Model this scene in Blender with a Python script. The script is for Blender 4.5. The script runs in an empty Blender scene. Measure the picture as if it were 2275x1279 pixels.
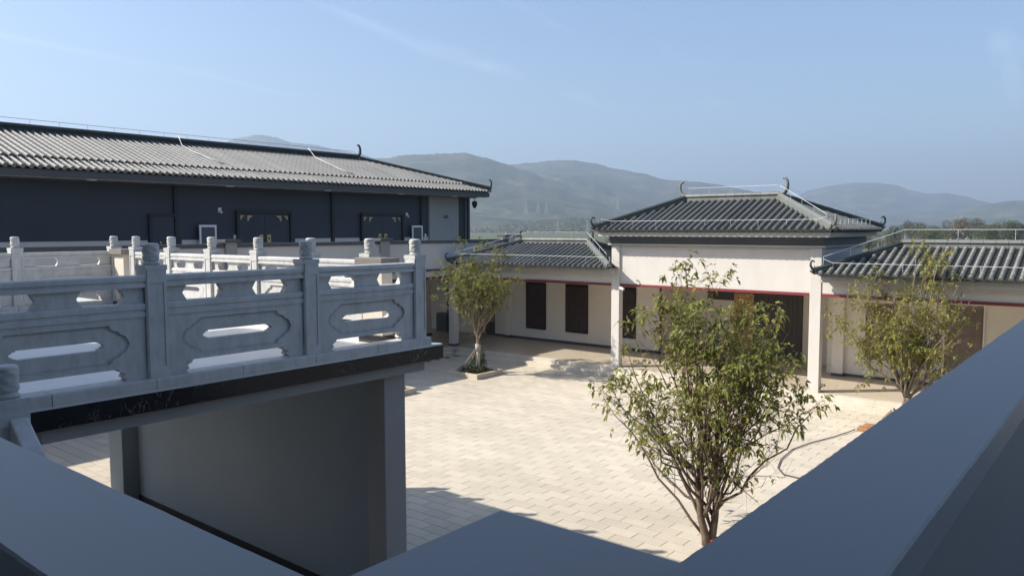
import bpy, math, random
from mathutils import Vector, Matrix, noise
random.seed(11)
sc = bpy.context.scene
col = sc.collection
R = math.radians
V = Vector

# ------------------------------------------------------------------ camera
YAW, PITCH, ROLL, EYE = R(39.228), R(-4.3057), R(-0.1035), 5.64
fw = V((math.cos(PITCH)*math.cos(YAW), math.cos(PITCH)*math.sin(YAW), math.sin(PITCH)))
rt = V((math.sin(YAW), -math.cos(YAW), 0)); up = rt.cross(fw)
rt2 = rt*math.cos(ROLL) + up*math.sin(ROLL); up2 = -rt*math.sin(ROLL) + up*math.cos(ROLL)
cam_data = bpy.data.cameras.new('camera'); cam = bpy.data.objects.new('camera', cam_data); col.objects.link(cam)
m = Matrix((rt2, up2, -fw)).transposed().to_4x4(); m.translation = V((0, 0, EYE))
cam.matrix_world = m
cam_data.sensor_width = 36; cam_data.lens = 36*1734.7/2275
cam_data.clip_start = 0.02; cam_data.clip_end = 30000
sc.camera = cam

# ------------------------------------------------------------------ sky, sun, exposure
SUN = V((-0.85, 0.90, 1.0)).normalized()          # direction towards the sun
world = bpy.data.worlds.new('World'); sc.world = world; world.use_nodes = True
wn = world.node_tree.nodes; wl = world.node_tree.links; wn.clear()
sky = wn.new('ShaderNodeTexSky'); sky.sky_type = 'NISHITA'; sky.sun_disc = False
sky.sun_elevation = math.asin(SUN.z); sky.sun_rotation = math.atan2(SUN.x, SUN.y)
sky.altitude = 300; sky.air_density = 1.0; sky.dust_density = 2.2; sky.ozone_density = 3.5
tc = wn.new('ShaderNodeTexCoord')
# thin cirrus, spread over the whole dome
sep = wn.new('ShaderNodeSeparateXYZ'); wl.new(tc.outputs['Generated'], sep.inputs[0])
zz = wn.new('ShaderNodeMath'); zz.operation = 'ADD'; wl.new(sep.outputs[2], zz.inputs[0]); zz.inputs[1].default_value = 0.12
dv = wn.new('ShaderNodeVectorMath'); dv.operation = 'DIVIDE'; wl.new(tc.outputs['Generated'], dv.inputs[0])
cmb = wn.new('ShaderNodeCombineXYZ')
for i in range(3): wl.new(zz.outputs[0], cmb.inputs[i])
wl.new(cmb.outputs[0], dv.inputs[1])
mp = wn.new('ShaderNodeMapping'); mp.inputs['Rotation'].default_value = (0, 0, R(-58)); mp.inputs['Scale'].default_value = (0.42, 2.4, 0.0)
mp.inputs['Location'].default_value = (2.6, 3.3, 0)
wl.new(dv.outputs[0], mp.inputs[0])
cn = wn.new('ShaderNodeTexNoise'); cn.inputs['Scale'].default_value = 1.1; cn.inputs['Detail'].default_value = 7; cn.inputs['Roughness'].default_value = 0.55
cn.inputs['Distortion'].default_value = 0.5
wl.new(mp.outputs[0], cn.inputs['Vector'])
cr = wn.new('ShaderNodeValToRGB'); cr.color_ramp.elements[0].position = 0.58; cr.color_ramp.elements[1].position = 0.85
cr.color_ramp.elements[0].color = (0, 0, 0, 1); cr.color_ramp.elements[1].color = (0.26, 0.26, 0.26, 1)
wl.new(cn.outputs['Fac'], cr.inputs[0])
fade = wn.new('ShaderNodeMapRange'); fade.inputs[1].default_value = 0.06; fade.inputs[2].default_value = 0.2
wl.new(sep.outputs[2], fade.inputs[0])
cm = wn.new('ShaderNodeMath'); cm.operation = 'MULTIPLY'; wl.new(cr.outputs[0], cm.inputs[0]); wl.new(fade.outputs[0], cm.inputs[1])
gain = wn.new('ShaderNodeMix'); gain.data_type = 'RGBA'
wl.new(cm.outputs[0], gain.inputs[0]); wl.new(sky.outputs[0], gain.inputs[6]); gain.inputs[7].default_value = (9.0, 9.6, 10.2, 1)
bg = wn.new('ShaderNodeBackground'); bg.inputs[1].default_value = 0.11
wl.new(gain.outputs[2], bg.inputs[0])
wo = wn.new('ShaderNodeOutputWorld'); wl.new(bg.outputs[0], wo.inputs[0])

sun_data = bpy.data.lights.new('sun', 'SUN'); sun_data.energy = 4.8; sun_data.angle = R(0.53); sun_data.color = (1.0, 0.93, 0.82)
sun = bpy.data.objects.new('sun', sun_data); col.objects.link(sun)
sun.rotation_euler = (-SUN).to_track_quat('-Z', 'Y').to_euler()
sun.location = SUN*60

vs = sc.view_settings
vs.view_transform = 'Standard'; vs.look = 'None'; vs.exposure = 0.85; vs.gamma = 1.0; vs.use_curve_mapping = False
sc.render.engine = 'CYCLES'
sc.cycles.use_denoising = True
sc.cycles.max_bounces = 8; sc.cycles.diffuse_bounces = 4; sc.cycles.glossy_bounces = 3
sc.cycles.transparent_max_bounces = 8; sc.cycles.volume_bounces = 0
sc.cycles.caustics_reflective = False; sc.cycles.caustics_refractive = False
sc.cycles.sample_clamp_indirect = 6.0

# ------------------------------------------------------------------ materials
MATS = {}
def mat(name, c, rough=0.7, var=0.1, scale=1.5, bump=0.0, bscale=60, spec=0.4, isl=0.0, tint=None, dirt=0.0, metal=0.0, streak=0.0):
    """procedural principled material; variation by world position and, if isl, by piece"""
    M = bpy.data.materials.new(name); M.use_nodes = True
    n = M.node_tree.nodes; l = M.node_tree.links
    p = n['Principled BSDF']
    p.inputs['Roughness'].default_value = rough; p.inputs['Specular IOR Level'].default_value = spec; p.inputs['Metallic'].default_value = metal
    g = n.new('ShaderNodeNewGeometry')
    nt = n.new('ShaderNodeTexNoise'); nt.inputs['Scale'].default_value = scale; nt.inputs['Detail'].default_value = 6; nt.inputs['Roughness'].default_value = 0.6
    l.new(g.outputs['Position'], nt.inputs['Vector'])
    fac = nt.outputs['Fac']
    if isl:
        oi = n.new('ShaderNodeObjectInfo')
        a = n.new('ShaderNodeMath'); a.operation = 'ADD'; l.new(oi.outputs['Random'], a.inputs[0]); l.new(g.outputs['Random Per Island'], a.inputs[1])
        f = n.new('ShaderNodeMath'); f.operation = 'FRACT'; l.new(a.outputs[0], f.inputs[0])
        mx = n.new('ShaderNodeMix'); mx.data_type = 'FLOAT'; mx.inputs[0].default_value = isl
        l.new(nt.outputs['Fac'], mx.inputs[2]); l.new(f.outputs[0], mx.inputs[3]); fac = mx.outputs[0]
    ramp = n.new('ShaderNodeValToRGB')
    e = ramp.color_ramp.elements
    lo = [max(0, x*(1-var)) for x in c]; hi = [min(1, x*(1+var)) for x in c]
    if tint: hi = [min(1, x) for x in tint]
    e[0].position = 0.28; e[1].position = 0.72
    if isl: e[0].position = 0.1; e[1].position = 0.9
    e[0].color = (*lo, 1); e[1].color = (*hi, 1)
    l.new(fac, ramp.inputs[0]); out = ramp.outputs[0]
    if dirt:
        d = n.new('ShaderNodeTexNoise'); d.inputs['Scale'].default_value = scale*0.35; d.inputs['Detail'].default_value = 8; d.inputs['Roughness'].default_value = 0.7
        if streak:
            mpp = n.new('ShaderNodeMapping'); mpp.inputs['Scale'].default_value = (1, 1, streak); l.new(g.outputs['Position'], mpp.inputs[0]); l.new(mpp.outputs[0], d.inputs['Vector'])
            d.inputs['Scale'].default_value = scale*2
        else: l.new(g.outputs['Position'], d.inputs['Vector'])
        dr = n.new('ShaderNodeValToRGB'); dr.color_ramp.elements[0].position = 0.45; dr.color_ramp.elements[1].position = 0.7
        dr.color_ramp.elements[0].color = (1, 1, 1, 1); dr.color_ramp.elements[1].color = (1-dirt, 1-dirt*1.05, 1-dirt*1.1, 1)
        l.new(d.outputs['Fac'], dr.inputs[0])
        mm = n.new('ShaderNodeMix'); mm.data_type = 'RGBA'; mm.blend_type = 'MULTIPLY'; mm.inputs[0].default_value = 1
        l.new(out, mm.inputs[6]); l.new(dr.outputs[0], mm.inputs[7]); out = mm.outputs[2]
    l.new(out, p.inputs['Base Color'])
    if bump:
        bn = n.new('ShaderNodeTexNoise'); bn.inputs['Scale'].default_value = bscale; bn.inputs['Detail'].default_value = 4
        l.new(g.outputs['Position'], bn.inputs['Vector'])
        b = n.new('ShaderNodeBump'); b.inputs['Strength'].default_value = bump; b.inputs['Distance'].default_value = 0.01
        l.new(bn.outputs['Fac'], b.inputs['Height']); l.new(b.outputs[0], p.inputs['Normal'])
    MATS[name] = M
    return M

mat('paver', (0.55, 0.49, 0.395), 0.75, 0.12, 0.5, 0.35, 120, 0.3, isl=0.5, dirt=0.16)
mat('mortar', (0.15, 0.125, 0.095), 0.9, 0.1, 2)
mat('granite', (0.58, 0.53, 0.45), 0.6, 0.07, 2.5, 0.15, 200, dirt=0.12)
mat('floor_stone', (0.50, 0.43, 0.335), 0.32, 0.06, 1.5, dirt=0.08)
mat('plaster', (0.56, 0.535, 0.505), 0.85, 0.03, 0.8, 0.08, 60, 0.25, dirt=0.07, streak=0.25)
mat('plaster_warm', (0.73, 0.69, 0.63), 0.85, 0.04, 0.7, 0.08, 60, 0.25, dirt=0.08)
mat('plaster_grey', (0.30, 0.305, 0.30), 0.8, 0.05, 0.7, 0.05, 60, dirt=0.1)
mat('fascia', (0.42, 0.42, 0.41), 0.7, 0.06, 1.2, dirt=0.15)
mat('dark_paint', (0.075, 0.082, 0.09), 0.6, 0.08, 0.8)
mat('hall_wall', (0.030, 0.041, 0.058), 0.55, 0.12, 0.6)
mat('hall_trim', (0.018, 0.020, 0.026), 0.5, 0.1, 1)
mat('red_paint', (0.165, 0.025, 0.03), 0.55, 0.1, 3)
mat('tile', (0.125, 0.137, 0.13), 0.45, 0.28, 0.9, 0.25, 90, 0.5, isl=0.45, tint=(0.19, 0.19, 0.18), dirt=0.25)
mat('tile_hall', (0.14, 0.142, 0.136), 0.42, 0.2, 0.9, 0.25, 90, 0.6, isl=0.45, tint=(0.20, 0.197, 0.187), dirt=0.2)
mat('pan', (0.028, 0.031, 0.030), 0.85, 0.2, 1.5, 0.2, 60, 0.15)  # near-black, so the shade between barrel rows is put into the colour
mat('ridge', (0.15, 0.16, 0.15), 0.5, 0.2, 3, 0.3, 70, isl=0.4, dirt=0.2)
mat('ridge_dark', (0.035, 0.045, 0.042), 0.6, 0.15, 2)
mat('marble', (0.52, 0.52, 0.51), 0.55, 0.10, 5.0, 0.25, 150, dirt=0.2, streak=0.3)
mat('marble_carved', (0.48, 0.48, 0.47), 0.6, 0.1, 14, 0.5, 45, dirt=0.15)
mat('marble_floor', (0.66, 0.655, 0.64), 0.35, 0.05, 1.2, dirt=0.12)
mat('terrace_paint', (0.165, 0.175, 0.188), 0.42, 0.03, 0.9, 0.0, 60, dirt=0.07)
mat('terrace_inner', (0.15, 0.157, 0.163), 0.6, 0.06, 1.0, 0.08, 30, dirt=0.16)
mat('pillar_stone', (0.19, 0.175, 0.16), 0.6, 0.08, 3, 0.1, 100)
mat('pillar_shaft', (0.62, 0.57, 0.48), 0.7, 0.05, 2)
mat('concrete', (0.34, 0.335, 0.33), 0.8, 0.06, 0.8, 0.1, 40, dirt=0.12)
mat('wall_light', (0.24, 0.30, 0.37), 0.7, 0.05, 0.6, dirt=0.08)
mat('lattice', (0.19, 0.105, 0.075), 0.8, 0.2, 4, isl=0.4)
mat('lattice_dark', (0.085, 0.062, 0.058), 0.8, 0.2, 4, isl=0.4)
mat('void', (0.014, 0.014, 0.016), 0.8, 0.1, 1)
mat('door_dark', (0.055, 0.045, 0.04), 0.45, 0.1, 2)
mat('metal_white', (0.72, 0.73, 0.74), 0.4, 0.03, 3)
mat('metal_grey', (0.36, 0.37, 0.38), 0.4, 0.05, 3, metal=0.4)
mat('brass', (0.42, 0.34, 0.16), 0.4, 0.15, 8, metal=0.6)
mat('black', (0.015, 0.016, 0.018), 0.5, 0.1, 5)
mat('poster', (0.07, 0.08, 0.10), 0.5, 0.1, 6)
mat('soil', (0.10, 0.075, 0.05), 0.95, 0.3, 8, 0.5, 40)
mat('hose', (0.035, 0.028, 0.025), 0.5, 0.1, 5)
mat('wood', (0.33, 0.17, 0.09), 0.8, 0.25, 12, 0.3, 60)
mat('wrap', (0.36, 0.34, 0.30), 0.9, 0.15, 20, 0.6, 80)
mat('burlap', (0.22, 0.15, 0.09), 0.95, 0.2, 12, 0.6, 60)
mat('cloth_red', (0.36, 0.03, 0.04), 0.9, 0.15, 12)
mat('kerb', (0.50, 0.43, 0.34), 0.8, 0.12, 4, 0.2, 60, isl=0.4)
mat('bark', (0.17, 0.125, 0.09), 0.9, 0.3, 9, 0.6, 60)
mat('bark_pale', (0.21, 0.17, 0.125), 0.9, 0.25, 9, 0.6, 60)
mat('house_wall', (0.6, 0.58, 0.54), 0.8, 0.05, 1)
mat('house_roof', (0.42, 0.13, 0.09), 0.8, 0.1, 1)
mat('land', (0.135, 0.125, 0.065), 0.95, 0.35, 0.02, tint=(0.075, 0.10, 0.045))

def foliage(name, cols, trans=0.35):
    M = bpy.data.materials.new(name); M.use_nodes = True
    n = M.node_tree.nodes; l = M.node_tree.links; n.clear()
    g = n.new('ShaderNodeNewGeometry'); ramp = n.new('ShaderNodeValToRGB')
    e = ramp.color_ramp.elements
    while len(e) < len(cols): e.new(0.5)
    for i, c in enumerate(cols):
        e[i].position = i/(len(cols)-1); e[i].color = (*c, 1)
    l.new(g.outputs['Random Per Island'], ramp.inputs[0])
    d = n.new('ShaderNodeBsdfPrincipled'); d.inputs['Roughness'].default_value = 0.5; d.inputs['Specular IOR Level'].default_value = 0.35
    t = n.new('ShaderNodeBsdfTranslucent'); mx = n.new('ShaderNodeMixShader'); mx.inputs[0].default_value = trans
    l.new(ramp.outputs[0], d.inputs['Base Color']); l.new(ramp.outputs[0], t.inputs[0])
    l.new(d.outputs[0], mx.inputs[1]); l.new(t.outputs[0], mx.inputs[2])
    o = n.new('ShaderNodeOutputMaterial'); l.new(mx.outputs[0], o.inputs[0])
    MATS[name] = M
foliage('leaf_near', [(0.11, 0.14, 0.03), (0.20, 0.22, 0.045), (0.29, 0.29, 0.06), (0.15, 0.17, 0.05), (0.25, 0.21, 0.075), (0.36, 0.37, 0.08)], 0.5)
foliage('leaf_olive', [(0.13, 0.17, 0.04), (0.22, 0.24, 0.055), (0.26, 0.22, 0.06), (0.15, 0.19, 0.045), (0.22, 0.16, 0.06)], 0.5)
foliage('leaf_yellow', [(0.17, 0.20, 0.04), (0.28, 0.29, 0.06), (0.30, 0.25, 0.065), (0.19, 0.22, 0.05), (0.24, 0.17, 0.06)], 0.5)
foliage('leaf_green', [(0.03, 0.055, 0.02), (0.05, 0.085, 0.03), (0.08, 0.10, 0.035)])
foliage('leaf_hazed', [(0.065, 0.08, 0.05), (0.09, 0.10, 0.058), (0.13, 0.11, 0.075), (0.095, 0.095, 0.062)], 0.25)  # lightened and greyed: the fading of distant haze is put into these colours
foliage('leaf_hazed_green', [(0.075, 0.10, 0.05), (0.10, 0.125, 0.06), (0.125, 0.14, 0.07)], 0.25)  # greener variant, also paled in colour for distant haze

def black_marble():
    M = bpy.data.materials.new('black_marble'); M.use_nodes = True
    n = M.node_tree.nodes; l = M.node_tree.links; p = n['Principled BSDF']
    p.inputs['Roughness'].default_value = 0.18
    g = n.new('ShaderNodeNewGeometry')
    nz = n.new('ShaderNodeTexNoise'); nz.inputs['Scale'].default_value = 5.5; nz.inputs['Detail'].default_value = 8; nz.inputs['Distortion'].default_value = 1.2
    l.new(g.outputs['Position'], nz.inputs['Vector'])
    r = n.new('ShaderNodeValToRGB'); e = r.color_ramp.elements
    e[0].position = 0.49; e[0].color = (0.012, 0.012, 0.013, 1); e[1].position = 0.515; e[1].color = (0.012, 0.012, 0.013, 1)
    x = e.new(0.502); x.color = (0.16, 0.15, 0.14, 1)
    nm = n.new('ShaderNodeTexNoise'); nm.inputs['Scale'].default_value = 1.3; l.new(g.outputs['Position'], nm.inputs['Vector'])
    rm = n.new('ShaderNodeValToRGB'); rm.color_ramp.elements[0].position = 0.5; rm.color_ramp.elements[1].position = 0.62
    l.new(nm.outputs['Fac'], rm.inputs[0]); l.new(nz.outputs['Fac'], r.inputs[0])
    mx = n.new('ShaderNodeMix'); mx.data_type = 'RGBA'; l.new(rm.outputs[0], mx.inputs[0]); mx.inputs[6].default_value = (0.014, 0.014, 0.016, 1); l.new(r.outputs[0], mx.inputs[7])
    l.new(mx.outputs[2], p.inputs['Base Color']); MATS['black_marble'] = M
black_marble()

def gold_relief():
    M = bpy.data.materials.new('gold_relief'); M.use_nodes = True
    n = M.node_tree.nodes; l = M.node_tree.links; p = n['Principled BSDF']
    p.inputs['Roughness'].default_value = 0.45; p.inputs['Metallic'].default_value = 0.0
    g = n.new('ShaderNodeNewGeometry'); v = n.new('ShaderNodeTexVoronoi'); v.inputs['Scale'].default_value = 9
    l.new(g.outputs['Position'], v.inputs['Vector'])
    r = n.new('ShaderNodeValToRGB'); r.color_ramp.elements[0].color = (0.80, 0.58, 0.35, 1); r.color_ramp.elements[1].color = (0.40, 0.22, 0.10, 1)
    r.color_ramp.elements[1].position = 0.6
    l.new(v.outputs['Distance'], r.inputs[0]); l.new(r.outputs[0], p.inputs['Base Color'])
    b = n.new('ShaderNodeBump'); b.inputs['Strength'].default_value = 0.8; b.inputs['Distance'].default_value = 0.05
    l.new(v.outputs['Distance'], b.inputs['Height']); l.new(b.outputs[0], p.inputs['Normal']); MATS['gold_relief'] = M
gold_relief()

def hill_mat(name, a, b, bare):
    M = bpy.data.materials.new(name); M.use_nodes = True
    n = M.node_tree.nodes; l = M.node_tree.links; p = n['Principled BSDF']
    p.inputs['Roughness'].default_value = 1.0; p.inputs['Specular IOR Level'].default_value = 0.05
    g = n.new('ShaderNodeNewGeometry')
    n1 = n.new('ShaderNodeTexNoise'); n1.inputs['Scale'].default_value = 0.006; n1.inputs['Detail'].default_value = 9; n1.inputs['Roughness'].default_value = 0.7
    n2 = n.new('ShaderNodeTexNoise'); n2.inputs['Scale'].default_value = 0.05; n2.inputs['Detail'].default_value = 6; n2.inputs['Roughness'].default_value = 0.75
    for q in (n1, n2): l.new(g.outputs['Position'], q.inputs['Vector'])
    r = n.new('ShaderNodeValToRGB'); e = r.color_ramp.elements
    e[0].position = 0.38; e[0].color = (*a, 1); e[1].position = 0.55; e[1].color = (*b, 1)
    x = e.new(0.66); x.color = (*bare, 1)
    ad = n.new('ShaderNodeMath'); ad.operation = 'ADD'; ad.inputs[1].default_value = -0.0
    mx = n.new('ShaderNodeMix'); mx.data_type = 'FLOAT'; mx.inputs[0].default_value = 0.45
    l.new(n1.outputs['Fac'], mx.inputs[2]); l.new(n2.outputs['Fac'], mx.inputs[3]); l.new(mx.outputs[0], r.inputs[0])
    l.new(r.outputs[0], p.inputs['Base Color']); MATS[name] = M
hill_mat('hill', (0.012, 0.020, 0.010), (0.085, 0.085, 0.045), (0.30, 0.25, 0.17))
hill_mat('hill_brown', (0.045, 0.055, 0.028), (0.08, 0.082, 0.04), (0.13, 0.11, 0.065))

# ------------------------------------------------------------------ mesh helpers
def M4(o): return Matrix.Translation(-V(o))
def link(o, parent=None):
    col.objects.link(o)
    if parent is not None:
        o.parent = parent
        if parent.type == 'EMPTY': o.matrix_parent_inverse = Matrix.Translation(-V(parent.location))
    return o
def tag(o, label=None, cat=None, group=None, kind=None):
    if label: o['label'] = label
    if cat: o['category'] = cat
    if group: o['group'] = group
    if kind: o['kind'] = kind
    return o
def thing(name, label, cat, loc=(0, 0, 0), group=None):
    o = bpy.data.objects.new(name, None); o.empty_display_size = 0.2; o.location = loc; col.objects.link(o)
    return tag(o, label, cat, group)

class MB:
    def __init__(self): self.v = []; self.f = []
    def add(self, vs, fs):
        b = len(self.v); self.v += [tuple(x) for x in vs]; self.f += [tuple(b+i for i in f) for f in fs]; return self
    def box(self, x0, x1, y0, y1, z0, z1):
        return self.add([(x0, y0, z0), (x1, y0, z0), (x1, y1, z0), (x0, y1, z0), (x0, y0, z1), (x1, y0, z1), (x1, y1, z1), (x0, y1, z1)],
                        [(3, 2, 1, 0), (4, 5, 6, 7), (0, 1, 5, 4), (1, 2, 6, 5), (2, 3, 7, 6), (3, 0, 4, 7)])
    def chamfer_box(self, x0, x1, y0, y1, z0, z1, c):
        vs = [(x0, y0, z0), (x1, y0, z0), (x1, y1, z0), (x0, y1, z0), (x0, y0, z1-c), (x1, y0, z1-c), (x1, y1, z1-c), (x0, y1, z1-c),
              (x0+c, y0+c, z1), (x1-c, y0+c, z1), (x1-c, y1-c, z1), (x0+c, y1-c, z1)]
        fs = [(0, 1, 5, 4), (1, 2, 6, 5), (2, 3, 7, 6), (3, 0, 4, 7), (4, 5, 9, 8), (5, 6, 10, 9), (6, 7, 11, 10), (7, 4, 8, 11), (8, 9, 10, 11)]
        return self.add(vs, fs)
    def tube(self, pts, rad, n=6, cap=True):
        pts = [V(p) for p in pts]
        if not hasattr(rad, '__len__'): rad = [rad]*len(pts)
        vs = []; prev = None
        for i, p in enumerate(pts):
            d = (pts[min(i+1, len(pts)-1)]-pts[max(i-1, 0)])
            d = d.normalized() if d.length > 1e-9 else V((0, 0, 1))
            if prev is None:
                a = V((0, 0, 1)) if abs(d.z) < 0.9 else V((1, 0, 0)); s = d.cross(a).normalized()
            else:
                s = (prev-d*prev.dot(d)); s = s.normalized() if s.length > 1e-6 else d.orthogonal().normalized()
            prev = s; t = d.cross(s)
            for k in range(n):
                a = 2*math.pi*k/n; vs.append(p+(s*math.cos(a)+t*math.sin(a))*rad[i])
        fs = []
        for i in range(len(pts)-1):
            for k in range(n):
                fs.append((i*n+k, i*n+(k+1) % n, (i+1)*n+(k+1) % n, (i+1)*n+k))
        if cap: fs.append(tuple(range(n-1, -1, -1))); fs.append(tuple(range((len(pts)-1)*n, len(pts)*n)))
        return self.add(vs, fs)
    def extrude(self, poly, origin, ex, ey, ez, d0, d1):
        """poly (a,b) in plane ex,ey ; extruded along ez from d0 to d1"""
        o = V(origin); n = len(poly)
        vs = [o+ex*a+ey*b+ez*d0 for a, b in poly]+[o+ex*a+ey*b+ez*d1 for a, b in poly]
        fs = [tuple(range(n-1, -1, -1)), tuple(range(n, 2*n))]+[(i, (i+1) % n, n+(i+1) % n, n+i) for i in range(n)]
        return self.add(vs, fs)
    def lathe(self, prof, c, n=20, disp=None):
        c = V(c); vs = []; fs = []
        for r, z in prof:
            for k in range(n):
                a = 2*math.pi*k/n; rr = r+(disp(a, z) if disp else 0)
                vs.append(c+V((math.cos(a)*rr, math.sin(a)*rr, z)))
        for i in range(len(prof)-1):
            for k in range(n): fs.append((i*n+k, i*n+(k+1) % n, (i+1)*n+(k+1) % n, (i+1)*n+k))
        fs.append(tuple(range(n-1, -1, -1))); fs.append(tuple(range((len(prof)-1)*n, len(prof)*n)))
        return self.add(vs, fs)
    def mesh(self, name, m, smooth=False):
        me = bpy.data.meshes.new(name); me.from_pydata(self.v, [], self.f)
        me.materials.append(MATS[m])
        if smooth: me.polygons.foreach_set('use_smooth', [True]*len(me.polygons))
        me.update(); return me
    def build(self, name, m, parent=None, smooth=False, bevel=0.0, kind=None, label=None):
        o = bpy.data.objects.new(name, self.mesh(name, m, smooth)); link(o, parent)
        if bevel:
            b = o.modifiers.new('bevel', 'BEVEL'); b.width = bevel; b.segments = 2; b.limit_method = 'ANGLE'
        if kind: o['kind'] = kind
        if label: o['label'] = label
        return o
def bx(name, m, parent, *a, bevel=0.0, kind=None, label=None):
    return MB().box(*a).build(name, m, parent, bevel=bevel, kind=kind, label=label)
def inst(name, me, parent, mw):
    o = bpy.data.objects.new(name, me); link(o, parent); o.matrix_basis = mw; return o
X, Y, Z = V((1, 0, 0)), V((0, 1, 0)), V((0, 0, 1))

# ------------------------------------------------------------------ land, hills
g = MB(); n = 48
g.add([(0, 0, -0.3)]+[(9000*math.cos(2*math.pi*k/n), 9000*math.sin(2*math.pi*k/n), -0.3) for k in range(n)], [(0, 1+k, 1+(k+1) % n) for k in range(n)])
tag(g.build('ground', 'land'), kind='structure')

def hill(name, crest, D, front, back, m, amp=0.22, seed=0.0, na=240, nt=56):
    az0, az1 = crest[0][0], crest[-1][0]; vs = []; fs = []
    def ch(a):
        for (a0, e0), (a1, e1) in zip(crest, crest[1:]):
            if a1 <= a <= a0:
                t = (a0-a)/(a0-a1); t = t*t*(3-2*t)*0.5+t*0.5; return e0+(e1-e0)*t
        return crest[-1][1]
    T = [i/(nt-1) for i in range(nt)]
    for i in range(na+1):
        u = i/na; a = az0+(az1-az0)*u
        edge = min(1, u/0.06, (1-u)/0.06); edge = edge*edge*(3-2*edge)
        h = EYE+ch(a)*D
        for j, t in enumerate(T):
            if t < 0.72:
                q = t/0.72; d = D-front*(1-q); p = q**1.25
            else:
                q = (t-0.72)/0.28; d = D+back*q; p = 1-q**1.4
            px, py = d*math.cos(R(a)), d*math.sin(R(a))
            w = math.sin(math.pi*min(1, p))
            nz = noise.fractal(V((px*0.0016+seed, py*0.0016, seed)), 0.9, 2.1, 6)
            rg = noise.ridged_multi_fractal(V((px*0.0011+seed, py*0.0011, seed)), 1.0, 2.1, 6, 1.0, 2.0)*0.55-0.3
            z = (h+8)*p*(0.25+0.75*edge)-8
            z += h*amp*(nz*0.8+rg*0.55-0.25)*w*edge
            if 0.68 < t < 0.76: z += h*0.012*noise.noise(V((a*6, seed, 0)))
            vs.append((px, py, z))
    for i in range(na):
        for j in range(nt-1): fs.append((i*nt+j, (i+1)*nt+j, (i+1)*nt+j+1, i*nt+j+1))
    o = MB().add(vs, fs).build(name, m, smooth=True); return tag(o, kind='structure')
hill('far_hill', [(70, 0.03), (64.77, 0.0824), (62.03, 0.0919), (59.47, 0.1024), (58.3, 0.1106), (56.98, 0.1152), (55.94, 0.1131), (54.74, 0.1067), (53.22, 0.1052), (51.99, 0.1002), (50.11, 0.0947), (47.9, 0.0813), (45.01, 0.0648), (42, 0.04)], 4600, 1500, 900, 'hill', seed=3.1)
hill('middle_hill', [(60, 0.03), (57.5, 0.0596), (55.08, 0.0766), (52.0, 0.0875), (50.12, 0.0919), (49.17, 0.09), (48.21, 0.0902), (46.93, 0.0944), (45.64, 0.0951), (44.18, 0.097), (42.56, 0.0977), (41.25, 0.0922), (39.78, 0.0843), (38.48, 0.0763), (36.51, 0.0642), (33.9, 0.0475), (31.3, 0.032), (29.37, 0.016), (27, 0.004)], 3000, 1500, 900, 'hill', seed=7.7)
hill('right_hill', [(46, 0.05), (43.71, 0.0649), (41.09, 0.078), (39.46, 0.0825), (37.82, 0.0847), (36.02, 0.088), (34.72, 0.0878), (33.26, 0.0836), (31.64, 0.076), (29.72, 0.0699), (28.13, 0.0612), (26.24, 0.059), (24.69, 0.0553), (22.86, 0.0482), (20.76, 0.0379), (18.41, 0.0244), (16.13, 0.0119), (14, 0.004)], 3900, 1900, 900, 'hill', seed=12.3)
hill('distant_hill', [(24, 0.004), (21.33, 0.0206), (19.58, 0.0365), (18.44, 0.0463), (17.03, 0.0511), (15.64, 0.0536), (14.41, 0.0531), (13.34, 0.0505), (12.27, 0.0434), (11.36, 0.039), (10.35, 0.0396), (9.34, 0.0362), (8.35, 0.0299), (7.15, 0.0247), (5.51, 0.0175), (3.71, 0.0078), (1, 0.003)], 6200, 2000, 900, 'hill', seed=21.0)
hill('valley_hill', [(16, 0.002), (13.39, 0.0064), (11.56, 0.0113), (10.05, 0.0171), (8.82, 0.0232), (7.86, 0.0268), (6.92, 0.0294), (6.11, 0.0301), (4.86, 0.0282), (3.31, 0.0239), (0, 0.01)], 4300, 1500, 900, 'hill', seed=30.0)
hill('foot_slope', [(48, -0.003), (44.4, -0.002), (42.43, -0.0011), (41.11, 0.0023), (39.14, 0.0068), (37.16, 0.0113), (35.2, 0.0141), (33.24, 0.0129), (31.29, 0.0082), (29.04, 0.0019), (26, -0.003)], 1600, 700, 500, 'hill_brown', 0.1, seed=40.0)

# scrub on the near slope
_rng = random.Random(77); sb = MB()
fs_o = bpy.data.objects['foot_slope'].data.vertices
cand = [v.co for v in fs_o if 1000 < math.hypot(v.co.x, v.co.y) < 1605 and v.co.z > -4]
for i in range(2600):
    c = _rng.choice(cand); c = V((c.x+_rng.uniform(-12, 12), c.y+_rng.uniform(-12, 12), c.z)); r = _rng.uniform(1.0, 3.0)
    pts = [c+V((_rng.uniform(-1, 1)*r, _rng.uniform(-1, 1)*r, _rng.uniform(-0.3, 1)*r)) for _ in range(9)]
    for k in range(7): sb.add([pts[k], pts[k+1], pts[k+2]], [(0, 1, 2)])
tag(sb.build('hillside_scrub', 'leaf_hazed'), 'dry scrub covering the low slope behind the left wing', 'scrub', kind='stuff')

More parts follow.
